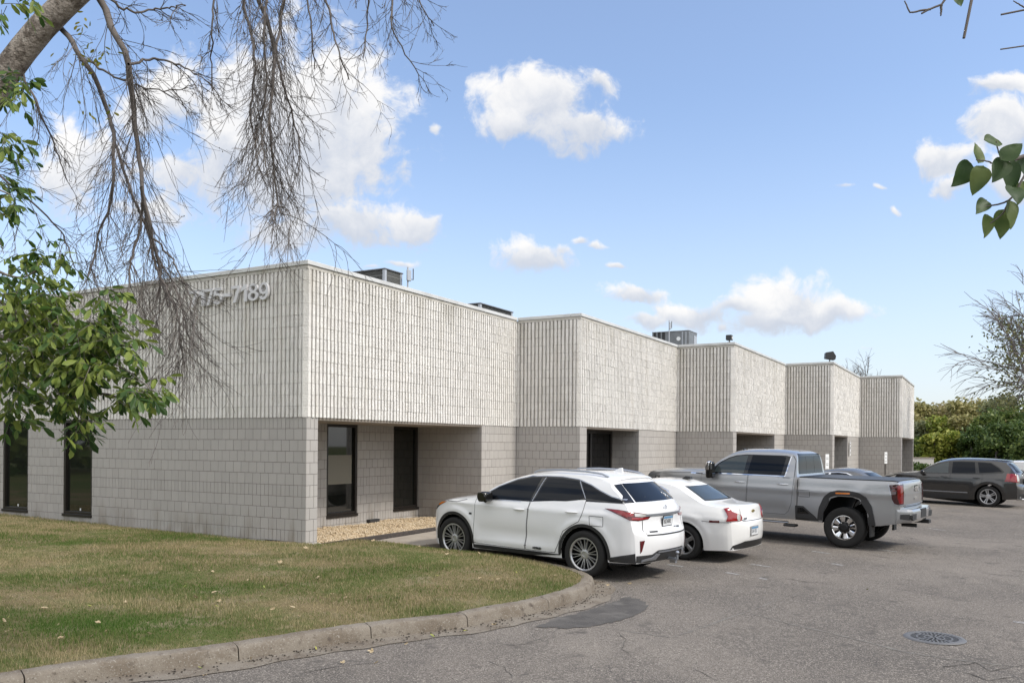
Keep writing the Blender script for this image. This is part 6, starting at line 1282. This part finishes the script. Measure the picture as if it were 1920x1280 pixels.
# ================================================================== trees
m_bark=M('grey_bark',(.31,.27,.235),.95,var=[((.15,.125,.105),(11,11,4),.44,.60,6),((.42,.38,.335),20,.56,.72,4)],bump=[((30),1.0,.03),(90,.5,.01)],spec=.15)
m_twig=M('twig_bark',(.135,.118,.108),.9,spec=.2); m_twigl=M('far_twig_bark',(.15,.135,.13),.9,spec=.2)
def interp_path(P,n):
    P=np.asarray(P,float); u=np.concatenate([[0],np.cumsum(np.linalg.norm(np.diff(P,axis=0),axis=1))]); t=np.linspace(0,u[-1],n); Q=np.stack([pchip(t,u,P[:,k]) for k in range(3)],1); return Q
def grow(nb,p,d,L,r,depth,rng,grav,spread,nchild,seg=7,tips=None,ns=3,ratio=.62):
    """one drooping twig and its side twigs"""
    P=[p.copy()]; d=d/np.linalg.norm(d); st=L/seg
    om=rng.normal(size=3)*.10; cu=rng.uniform(-.4,1.0)
    for i in range(seg):
        f=(i+1)/seg; om=om*.75+rng.normal(size=3)*.07
        d=d+np.array([0,0,-grav*(1.25-1.5*cu*f*f)])*st*1.5+om; d/=np.linalg.norm(d); P.append(P[-1]+d*st)
    P=np.array(P); tube_np(nb,P,np.linspace(r,max(r*.4,.0013),len(P)),ns)
    if tips is not None: tips.append((P[-1],d.copy()))
    if depth>0:
        for _ in range(nchild):
            k=rng.integers(1,seg); t=P[k]-P[k-1]; t/=np.linalg.norm(t); a=rng.normal(size=3); a-=t*a.dot(t); a/=np.linalg.norm(a)
            grow(nb,P[k],t*math.cos(spread)+a*math.sin(spread),L*ratio*rng.uniform(.5,1.1),max(r*.60,.0016),depth-1,rng,grav,spread,max(1,int(nchild*.7)),max(4,seg-2),tips,ns,ratio)
# ---- the old tree on the left whose bare branches hang into the picture
rt=np.random.default_rng(5)
tr1=empty('bare_tree',(-6.3,7.4,float(gz(-6.3,7.4))+.1),0,'old tree with a thick bark limb and bare hanging branches at upper left','tree')
tw=lambda P:[(q[0]+6.3,q[1]-7.4,q[2]-float(gz(-6.3,7.4))-.1) for q in P]
limb=[(-6.3,7.4,.0),(-6.2,7.35,1.4),(-5.85,7.3,2.9),(-5.2,7.25,4.0),at(-110,300,7.2),at(-30,195,7.15),at(25,118,7.1),at(78,52,7.05),at(150,-18,7.0),at(260,-130,7.0),at(420,-240,7.1),at(640,-330,7.3)]
LP=interp_path(limb,40); rad=np.interp(np.linspace(0,1,40),[0,.15,.35,.62,.75,1],[.32,.24,.17,.108,.092,.04])
nb=NB(); tube_np(nb,tw(LP),rad,14); nb.build('trunk',m_bark,tr1,True)
MAIN=[([(150,-60),(185,-5),(215,60),(240,120),(252,200),(262,290),(270,370),(283,440),(300,510),(318,575)],7.0,.032,.007,1.25),
 ([(95,35),(120,58),(150,105),(185,160),(205,210),(214,260),(212,330),(205,390),(182,450),(165,520)],7.1,.025,.006,1.05),
 ([(268,350),(262,430),(245,500),(240,560),(232,600)],6.9,.014,.006,.8),([(272,385),(285,470),(310,540),(335,610),(345,680)],7.0,.014,.006,1.0),
 ([(214,260),(235,330),(262,400),(290,470),(330,540),(350,620)],7.3,.014,.006,1.0),
 ([(283,440),(325,490),(352,545),(372,600)],6.9,.009,.004,.75),([(440,-140),(480,-10),(505,50),(515,90),(510,160),(505,230),(512,300),(520,370),(525,400)],7.3,.022,.006,.95),([(560,-120),(535,-10),(525,40),(517,100),(530,150),(550,220),(565,290)],7.5,.020,.006,.9),([(430,-120),(455,-10),(470,60),(478,130),(470,210),(480,290),(500,350)],7.6,.015,.005,.9),
 ([(470,-130),(500,-10),(495,60),(500,140),(490,230),(495,310)],7.1,.014,.005,.95),
 ([(560,-170),(610,-10),(625,60),(640,110),(655,150)],7.6,.015,.006,.6),([(690,-170),(735,-10),(735,50),(760,100),(785,140)],7.8,.015,.005,.6),([(400,-120),(402,-10),(398,60),(396,120),(398,170)],7.2,.012,.005,.45),
 ([(650,-170),(690,-10),(688,50),(680,110)],7.4,.013,.005,.55),([(760,-190),(780,-10),(795,20),(815,50)],7.9,.011,.005,.45),([(580,-150),(575,-10),(585,60),(590,130)],7.2,.013,.005,.6),
 ([(-60,300),(0,330),(60,380),(110,430),(140,500)],7.3,.012,.005,.8),([(60,70),(40,130),(70,200),(100,270),(125,340)],7.2,.014,.005,.7),([(150,105),(230,150),(300,170),(350,165)],7.2,.012,.004,.6),([(240,120),(290,110),(340,125),(385,150)],6.9,.012,.004,.6),([(185,-20),(240,20),(300,15),(350,10)],6.8,.012,.004,.5)]
nbt=NB(); tips=[]
for (P,Y,r0,r1,LL) in MAIN:
    Q=interp_path([at(x,y,Y+.12*math.sin(k*1.7+Y*9)) for k,(x,y) in enumerate(P)],26); Q+=rt.normal(size=Q.shape)*.006
    nb=NB(); tube_np(nb,tw(Q),np.linspace(r0,r1,26),8 if r0>.02 else 5); nb.build('branch',m_twig,tr1,True)
    Lq=np.linalg.norm(np.diff(Q,axis=0),axis=1).sum(); nch=int(7+Lq*(14 if .88<LL<.97 else 9.5)*min(1.25,LL+.15))
    for _ in range(nch):
        k=int(rt.integers(3,26)); t=Q[min(k+1,25)]-Q[k-1]; t/=np.linalg.norm(t); a=rt.normal(size=3); a-=t*a.dot(t); a/=np.linalg.norm(a); sp=rt.uniform(.35,.85)
        grow(nbt,np.array(Q[k]),t*math.cos(sp)+a*math.sin(sp),LL*rt.uniform(.35,.9),rt.uniform(.0028,.0048),2,rt,1.1,.5,4,9,tips,3,.52)
V=np.concatenate(nbt.V); nbt.V=[np.array(tw(V))]; o=nbt.build('twigs',m_twig,tr1); o['kind']='stuff'
# a few seed clusters and late leaves that still hang on the bare tree
m_leaf=leafmat('ash_leaf',(.024,.058,.012),(.066,.125,.024),(.20,.25,.05),1.6,.34)
m_leafy=leafmat('yellow_leaf_alive',(.10,.13,.02),(.20,.20,.03),(.30,.27,.05),4,.4)
sel=[tips[i] for i in rt.choice(len(tips),90)]; P=np.array([p for p,d in sel]); nb=NB(); cards_np(nb,np.array(tw(np.repeat(P,3,0)+rt.normal(size=(len(P)*3,3))*.012)),.018,rt); o=nb.build('seed_clusters',m_twig,tr1); o['kind']='stuff'
lp=[];ld=[]
for (x,y,n_) in ((150,40,10),(158,100,14),(185,115,8),(205,100,6),(185,205,9),(172,90,6),(115,105,4)):
    for _ in range(n_): lp.append(at(x+rt.normal()*14,y+rt.normal()*10,6.9+rt.normal()*.1)); ld.append((rt.normal(),rt.normal()*.5,-.6+rt.normal()*.4))
nb=NB(); leaves_np(nb,np.array(tw(lp)),np.array(ld),.05,rt); nb.build('late_leaves',m_leafy,tr1)['kind']='stuff'
# ---- leafy tree at the left edge
rl=np.random.default_rng(8)
tr2=empty('leafy_tree',(-5.0,5.6,float(gz(-5,5.6))+.1),0,'green leafy tree reaching in from the left edge over the lawn','tree'); b2=np.array([-5.0,5.6,float(gz(-5,5.6))+.1]); t2=lambda P:np.asarray(P,float)-b2
nb=NB(); tube_np(nb,t2(interp_path([(-5.0,5.6,b2[2]-.1),(-4.95,5.55,1.2),(-4.75,5.5,2.4),(-4.5,5.4,3.6),(-4.3,5.3,4.8)],14)),np.linspace(.13,.05,14),10); nb.build('trunk',m_bark,tr2,True)
CLU=[(20,520,45,5.4,20),(60,560,60,5.2,36),(95,600,60,5.0,40),(40,640,70,5.2,42),(110,660,70,4.9,46),(160,640,45,4.9,28),(70,720,65,5.0,40),(140,710,55,4.8,30),(205,640,42,4.8,24),(235,600,30,4.8,8),(215,570,24,4.8,8),(225,680,40,4.7,22),(250,650,30,4.7,14),(195,700,30,4.7,10),(285,735,26,4.6,14),(310,735,16,4.6,5),(265,755,20,4.6,7),(255,775,14,4.6,4),(120,770,40,4.8,16),(150,800,24,4.7,10),(40,770,45,5.0,18),(130,825,16,4.7,4),(85,490,30,5.3,8),(118,500,14,5.2,3),(55,480,18,5.4,5),(10,600,60,5.5,30),(0,700,60,5.3,28),(8,180,22,5.2,9),(28,165,20,5.2,6),(25,200,16,5.1,4),(15,265,18,5.4,7),(20,300,16,5.4,5),(15,350,20,5.5,9),(28,385,16,5.5,6),(12,400,18,5.5,6),(35,10,16,5.0,4),(60,5,12,5.0,3),(8,30,14,5.2,4)]
lp=[];ld=[];ls=[];nbs=NB()
hub=np.array([-4.35,5.35,3.9])
STEMS=[[(-60,520),(20,580),(95,640),(160,665),(230,690),(290,735)],[(-60,600),(40,650),(110,700),(150,760),(140,810)],[(-60,480),(40,520),(80,500)],[(-60,560),(80,600),(160,620),(235,590)],[(-50,690),(40,720),(110,770)],[(-40,150),(10,175)],[(-40,340),(20,365)],[(120,745),(190,738),(250,755)],[(95,640),(190,640),(250,650)]]
for S_ in STEMS:
    Q=interp_path([at(x,y,5.3-.7*np.clip(x,0,300)/300) for x,y in S_],16); tube_np(nbs,t2(Q),np.linspace(.013,.003,16),5)
tube_np(nbs,t2(interp_path([(-4.7,5.48,2.7),(-4.0,5.4,3.1),at(-60,560,5.35)],8)),np.linspace(.03,.013,8),6); tube_np(nbs,t2(interp_path([(-4.5,5.4,3.6),(-3.9,5.3,4.2),at(-40,150,5.3)],8)),np.linspace(.03,.008,8),6); tube_np(nbs,t2(interp_path([(-4.6,5.45,3.3),(-3.9,5.3,3.6),at(-40,340,5.4)],8)),np.linspace(.025,.008,8),6)
nbs.build('branches',m_bark,tr2,True)
nbp=NB()
for (x,y,rr,Y,n_) in CLU:
    for _ in range(max(1,int(n_*1.15))):
        a=rl.random()*6.28; q=rr*math.sqrt(rl.random()); base=np.array(at(x-22*(x>180)-6+q*math.cos(a),y-14+q*.8*math.sin(a),Y+rl.normal()*.16))
        d=np.array([rl.normal()*.7+.35,rl.normal()*.6,-.35+rl.normal()*.45]); d/=np.linalg.norm(d); Lr=rl.uniform(.08,.15); sv=np.cross(d,[0,0,1]); sv/=np.linalg.norm(sv)+1e-9
        nl=int(rl.integers(2,4)); tube_np(nbp,t2([base,base+d*Lr*.5,base+d*Lr+np.array([0,0,-.01])]),[.0022,.0018,.0014],3)
        for k in range(nl):
            f=.35+.65*k/max(1,nl-1)*.85
            for sg in (1,-1): lp.append(base+d*Lr*f); ld.append(d*.45+sv*sg*.75+np.array([0,0,-.62+rl.normal()*.28])+rl.normal(size=3)*.18); ls.append(rl.uniform(.042,.090))
        lp.append(base+d*Lr); ld.append(d+np.array([0,0,-.4])+rl.normal(size=3)*.15); ls.append(rl.uniform(.055,.100))
nbp.build('leaf_stalks',m_twig,tr2)['kind']='stuff'
lp=np.array(lp);ld=np.array(ld);ls=np.array(ls); showy=np.argsort(-(ls/lp[:,1]))[:295]; sset=set(showy.tolist()); rest=np.array([i for i in range(len(lp)) if i not in sset])
nb=NB(); leaves_np(nb,t2(lp[rest]),ld[rest],ls[rest],rl,.92); nb.build('foliage',m_leaf,tr2)['kind']='stuff'
lvar=[]
for q in range(6):
    nb=NB(); rq=np.random.default_rng(q); leaves_np(nb,np.zeros((1,3)),np.array([[1.,0,0]]),1.0,rq,rq.uniform(.78,1.08)); V=np.concatenate(nb.V); V[:,2]-=.18*V[:,0]**2*rq.random(); me=mesh_np('leaf',V,[np.concatenate(nb.T)]); lvar.append(me)
m_leafo=leafmat('ash_leaf_single',(.024,.058,.012),(.068,.128,.024),(.21,.26,.05),1.6,.34)
def rand_obj(m):
    t=m.node_tree; oi=t.nodes.new('ShaderNodeObjectInfo')
    for n_ in t.nodes:
        if n_.type=='MATH': t.links.new(oi.outputs['Random'],n_.inputs[0])
rand_obj(m_leafo)
for me in lvar: me.materials.append(m_leafo)
def put_leaf(parent,p,d,s,me,rng,roll=None):
    d=Vector(d).normalized(); up=Vector((rng.normal()*.5,rng.normal()*.5,1)); sv=up.cross(d).normalized(); uv=d.cross(sv)
    o=bpy.data.objects.new('leaf',me); COL.objects.link(o); o.parent=parent; o.matrix_local=Matrix(((d.x*s,sv.x*s,uv.x*s,p[0]),(d.y*s,sv.y*s,uv.y*s,p[1]),(d.z*s,sv.z*s,uv.z*s,p[2]),(0,0,0,1))); return o
for i in showy: put_leaf(tr2,t2(lp[i]),ld[i],ls[i],lvar[int(rl.integers(6))],rl)
# ---- sprig and twigs of a tree at the right edge, close to the camera
rs_=np.random.default_rng(3); b3=np.array([3.6,3.0,float(gz(3.6,3.0))]); tr3=empty('young_tree',tuple(b3),0,'young tree at the right edge with a dangling sprig of broad leaves','tree'); t3=lambda P:np.asarray(P,float)-b3
nb=NB(); tube_np(nb,t3(interp_path([tuple(b3),(3.6,3.0,1.5),(3.5,2.95,3.0),(3.3,2.9,4.6)],12)),np.linspace(.06,.03,12),8); nb.build('trunk',m_bark,tr3,True)
nb=NB()
for P,r0 in (([(3.52,2.96,2.7),(2.6,2.8,3.15),at(1990,250,2.7),at(1935,285,2.65),at(1892,305,2.6),at(1862,312,2.6)],.008),([at(1935,285,2.65),at(1915,340,2.6),at(1893,375,2.6),at(1862,385,2.6),at(1840,388,2.6)],.003),([at(1893,375,2.6),at(1880,400,2.6),at(1855,420,2.6)],.002),([at(1892,305,2.6),at(1872,285,2.6),at(1868,265,2.6)],.002),([at(1870,310,2.6),at(1848,302,2.6),at(1830,300,2.6)],.002),
   ([(3.4,2.93,3.8),(2.8,2.8,4.0),at(1850,-90,2.9),at(1826,-20,2.8),at(1818,25,2.8),at(1807,72,2.8)],.006),([at(1850,-90,2.9),at(1780,-20,2.8),at(1765,10,2.8),at(1750,15,2.8),at(1728,26,2.8)],.004),([at(1765,10,2.8),at(1764,30,2.8)],.003),([at(1745,18,2.8),at(1728,20,2.8),at(1709,24,2.8),at(1696,2,2.8)],.0025),([(3.35,2.9,4.2),(2.5,2.8,3.7),at(1960,10,2.8),at(1920,20,2.8),at(1877,28,2.8)],.004),([at(1930,20,2.8),at(1900,2,2.8)],.002),([(3.45,2.94,3.4),(2.5,2.8,3.5),at(1960,80,2.8),at(1920,88,2.8),at(1876,93,2.8)],.003)):
    Q=interp_path(P,18); Q[1:-1]+=rs_.normal(size=(16,3))*.0005; tube_np(nb,t3(Q),np.linspace(r0*1.6,r0*.8,18),5)
nb.build('branches',m_twig,tr3,True)
m_leafr=leafmat('broad_leaf',(.035,.070,.022),(.060,.105,.030),(.13,.175,.045),9,.45); rand_obj(m_leafr); bl=[]
for q in range(5):
    rq=np.random.default_rng(20+q); t=np.linspace(0,1,13); hw=.36*np.sin(np.pi*t**.72)**.78*(1-.25*t)*rq.uniform(.85,1.15); hw[0]=hw[-1]=.004; V=[];ph=rq.random()*6
    for i,tt_ in enumerate(t):
        for v in (-1,-.5,0,.5,1): V.append((tt_,v*hw[i]+.02*math.sin(3*tt_+ph),.10*abs(v)**1.5*hw[i]*2-.16*tt_*tt_*rq.uniform(.9,1.1)+.015*math.sin(9*tt_+3*v+ph)))
    i=np.arange(12)[:,None]*5; j=np.arange(4)[None]; Fq=np.stack([i+j,i+j+1,i+6+j,i+5+j],-1).reshape(-1,4)
    me=mesh_np('leaf',V,Fq,True); me.materials.append(m_leafr); bl.append(me)
for (x,y,s,dx,dz) in [(1845,263,44,1,.05),(1834,306,42,.1,1),(1822,308,56,-.75,-.85),(1842,310,56,-.35,-1),(1886,300,50,-.55,-.8),(1876,300,46,.6,.5),(1884,300,62,.35,-.9),(1898,350,50,-.2,-1),(1884,392,56,-.25,-1),(1852,402,46,-.2,-1),(1850,375,42,-.75,-.8),(1918,340,44,.1,-1),(1893,375,52,.05,-1),(1790,-12,34,.1,-1),(1905,300,50,.5,-.4)]:
    p=at(x,y,2.6+rs_.normal()*.03); d=np.array([dx,rs_.normal()*.35-.2,dz]); o=put_leaf(tr3,t3(p),d,s/1585*2.6*1.05,bl[int(rs_.integers(5))],rs_)
    # broad side turned towards the road
    dv=Vector(d).normalized(); fv=Vector((rs_.normal()*.35,-1,.35+rs_.normal()*.3)); sv=fv.cross(dv).normalized(); uv=dv.cross(sv); s_=s/1585*2.6*1.08; q=t3(p); o.matrix_local=Matrix(((dv.x*s_,sv.x*s_,uv.x*s_,q[0]),(dv.y*s_,sv.y*s_,uv.y*s_,q[1]),(dv.z*s_,sv.z*s_,uv.z*s_,q[2]),(0,0,0,1)))
# ---- half-bare tree at the right edge
def branchy(root,base,h,r0,levels,rng,mat,spread=.55,grav=.0,first=.3,nk=(5,4,4,4),ratio=.62,lean=(0,0,0),up=.25):
    nbT=NB(); nbB=NB(); tips=[]
    def rec(p,d,L,r,lv):
        n=6; P=[p]; d=d/np.linalg.norm(d)
        for i in range(n):
            d=d+rng.normal(size=3)*.10+np.array([0,0,up if lv<2 else -grav])*.12; d/=np.linalg.norm(d); P.append(P[-1]+d*L/n)
        P=np.array(P); tube_np(nbT if lv==0 else nbB,P,np.linspace(r,r*.6,n+1),6 if lv<2 else 3)
        if lv>=levels: tips.append((P[-1],d)); tips.append((P[3],d)); return
        for k in range(nk[min(lv,len(nk)-1)]):
            j=int(rng.integers(2 if lv else 3,n+1)); t=P[j]-P[j-1]; t/=np.linalg.norm(t); a=rng.normal(size=3); a-=t*a.dot(t); a/=np.linalg.norm(a); s_=spread*rng.uniform(.7,1.4); rec(P[j],t*math.cos(s_)+a*math.sin(s_),L*ratio*rng.uniform(.75,1.2),r*.55,lv+1)
        rec(P[-1],d,L*ratio,r*.6,lv+1)
    rec(np.zeros(3),np.array([0,0,1.])+np.array(lean),h*.42,r0,0); nbT.build('trunk',mat,root,True); nbB.build('branches',mat,root); return tips
rb=np.random.default_rng(14); pb=at(2050,860,36.); tb=empty('half_bare_tree',(pb[0],36.,float(gz(pb[0],36.))),0,'nearly bare tree with drooping branches standing at the right edge','tree')
tips=branchy(tb,None,11.8,.12,4,rb,m_twigl,.50,.35,nk=(6,5,5,4),lean=(-.05,0,0),ratio=.60,up=.6)
tp=np.array([p for p,d in tips]); td=np.array([d for p,d in tips]); wx=tp[:,0]+pb[0]; pxx=960+F_*wx/(tp[:,1]+36.); low=tp[(tp[:,2]<8.2)&(pxx>1850)]
if len(low)>5:
    k=rb.integers(0,len(low),2600); nb=NB(); cards_np(nb,low[k]+rb.normal(size=(2600,3))*[.34,.34,.26]-[0,0,.25],.15,rb); nb.build('late_leaves',leafmat('far_leaf_olive',(.06,.08,.025),(.11,.12,.04),(.20,.19,.07),1.2,.25),tb)['kind']='stuff'
rc_=np.random.default_rng(23); pc=at(1612,838,75.); tcn=empty('small_bare_tree',(pc[0],75.,float(gz(pc[0],75.))),0,'small leafless tree showing over the roof between the last two bays','tree'); branchy(tcn,None,10.2,.13,4,rc_,m_twigl,.6,0,nk=(6,5,4,3),up=.5)
# ---- wood beyond the lot
COLS={'olive':((.12,.125,.04),(.23,.215,.08),(.36,.32,.15)),'tan':((.17,.15,.07),(.29,.245,.13),(.42,.36,.21)),'green':((.034,.062,.016),(.078,.118,.030),(.155,.19,.05)),'dark':((.022,.044,.012),(.052,.088,.022),(.11,.15,.04)),'bright':((.085,.12,.018),(.17,.205,.034),(.30,.30,.06)),'grey':((.08,.095,.042),(.145,.155,.075),(.23,.23,.11))}
fm={k:leafmat('wood_leaf_'+k,*[tuple(min(.6,q*1.25) for q in w) for w in v],scale=.55,trans=.35) for k,v in COLS.items()}
NAMES={'olive':'olive tree crown with rounded outline','tan':'tan autumn tree','green':'mid green bushy tree','dark':'dark green dense tree','bright':'yellow green bright tree','grey':'grey green loose tree'}
TL=[(1715,750,110,46,'olive','behind the building end, farthest back'),(1762,756,112,40,'tan','standing farthest back beside the building end'),(1806,747,108,44,'olive','farthest back above the black crossover windscreen'),(1850,745,106,40,'olive','farthest back above the black crossover roof'),(1893,738,100,44,'grey','farthest back under the half bare tree'),(1940,742,98,50,'green','farthest back cut by the right edge'),
    (1728,790,84,34,'grey','in the middle row next to the building end'),(1768,782,82,34,'bright','in the middle row above the crossover bonnet'),(1812,776,80,36,'olive','in the middle row above the crossover front door'),(1858,768,78,40,'green','in the middle row above the crossover rear door'),(1908,764,76,44,'green','in the middle row above the white pickup'),(1938,770,74,44,'dark','in the middle row cut by the right edge'),
    (1722,822,66,28,'green','in the front row touching the building end'),(1752,812,64,27,'bright','in the front row left of the crossover roof'),(1786,806,64,30,'bright','in the front row over the crossover windscreen'),(1826,798,62,34,'dark','in the front row over the crossover roof'),(1872,790,60,38,'dark','in the front row over the crossover tailgate'),(1905,792,60,38,'dark','in the front row above the white pickup'),(1945,800,57,40,'green','in the front row cut by the right edge')]
rw=np.random.default_rng(31)
for (px,py,Y,hw,kd,where) in TL:
    X,_,zt=at(px,py,Y); z0=float(gz(X,Y)); t=empty('background_tree',(X,Y,z0),0,f"{NAMES[kd]} {where}",'tree','trees beyond the parking lot'); h=zt-z0; a=hw/1585*Y*1.15
    nb=NB(); tube_np(nb,[(0,0,-.2),(rw.normal()*.1,0,h*.3),(rw.normal()*.2,0,h*.75)],[.16,.13,.05],6); nb.build('trunk',m_twigl,t,True)
    nl=16; L=[]
    for _ in range(nl):
        u=rw.random()*6.28; q=math.sqrt(rw.random()); zz_=rw.uniform(.12,.86); L.append((a*q*.75*math.cos(u),a*q*.75*math.sin(u),h*zz_,a*rw.uniform(.28,.5)))
    L.append((0,0,h*.86,a*.42)); L=np.array(L); n=5200; k=rw.integers(0,len(L),n); d=rw.normal(size=(n,3)); d/=np.linalg.norm(d,axis=1)[:,None]; rr_=L[k,3]*rw.random(n)**.33*(1+.22*rw.normal(size=n)); P=L[k,:3]+d*rr_[:,None]*[1,1,.8]; P=P[P[:,2]>.05]; P[:,2]=np.minimum(P[:,2],h*1.03)
    nb=NB(); cards_np(nb,P,np.clip(.0042*Y,.2,.5)*rw.uniform(.6,1.35,len(P)),rw); nb.build('crown',fm[kd],t)
# low pale wall glimpsed between the building and the crossover, with shrubs in front
lw=empty('low_wall',(at(1722,866,52.)[0],52,float(gz(25,52))),0,'low pale wall behind the crossover beside the building end','wall'); z0=float(gz(25,52)); MB().box(-2.2,.9,-.1,.1,-.1,at(1725,858.5,52.)[2]-z0).build('wall',m_foot,lw,bevel=.01); MB().box(-2.25,.95,-.13,.13,at(1725,858.5,52.)[2]-z0+.002,at(1725,858.5,52.)[2]-z0+.05).build('cap',m_walk,lw)
for q,(px,py,Y,wd) in enumerate(((1716,868,47,'beside the building corner'),(1738,870,46,'just left of the crossover bonnet'),(1765,874,45,'behind the crossover windscreen'))):
    X=at(px,py,Y)[0]; z0=float(gz(X,Y)); h=at(px,py,Y)[2]-z0; t=empty('shrub',(X,Y,z0),0,'low dark shrub in front of the pale wall, '+wd,'shrub','shrubs before the pale wall'); n=1500; d=rw.normal(size=(n,3)); d/=np.linalg.norm(d,axis=1)[:,None]; P=d*rw.random((n,1))**.4*[.9,.6,h*.55]+[0,0,h*.5]; nb=NB(); cards_np(nb,P,.16,rw); nb.build('foliage',fm['dark'],t); nb=NB(); tube_np(nb,[(0,0,-.1),(0.02,0,h*.6)],[.03,.015],4); nb.build('stem',m_twigl,t)
# wood on the far side of the road behind the camera: only seen mirrored in glass and paint
n=16000; ang_=rw.uniform(R(150),R(385),n); rad_=rw.uniform(48,62,n); P=np.stack([np.cos(ang_)*rad_-4,np.sin(ang_)*rad_-4,rw.random(n)**.8*(6.5+1.5*np.sin(ang_*9)+1.2*np.sin(ang_*23))],1); nb=NB(); cards_np(nb,P,rw.uniform(.7,1.6,n),rw); o=nb.build('far_woods',fm['green']); o['kind']='stuff'
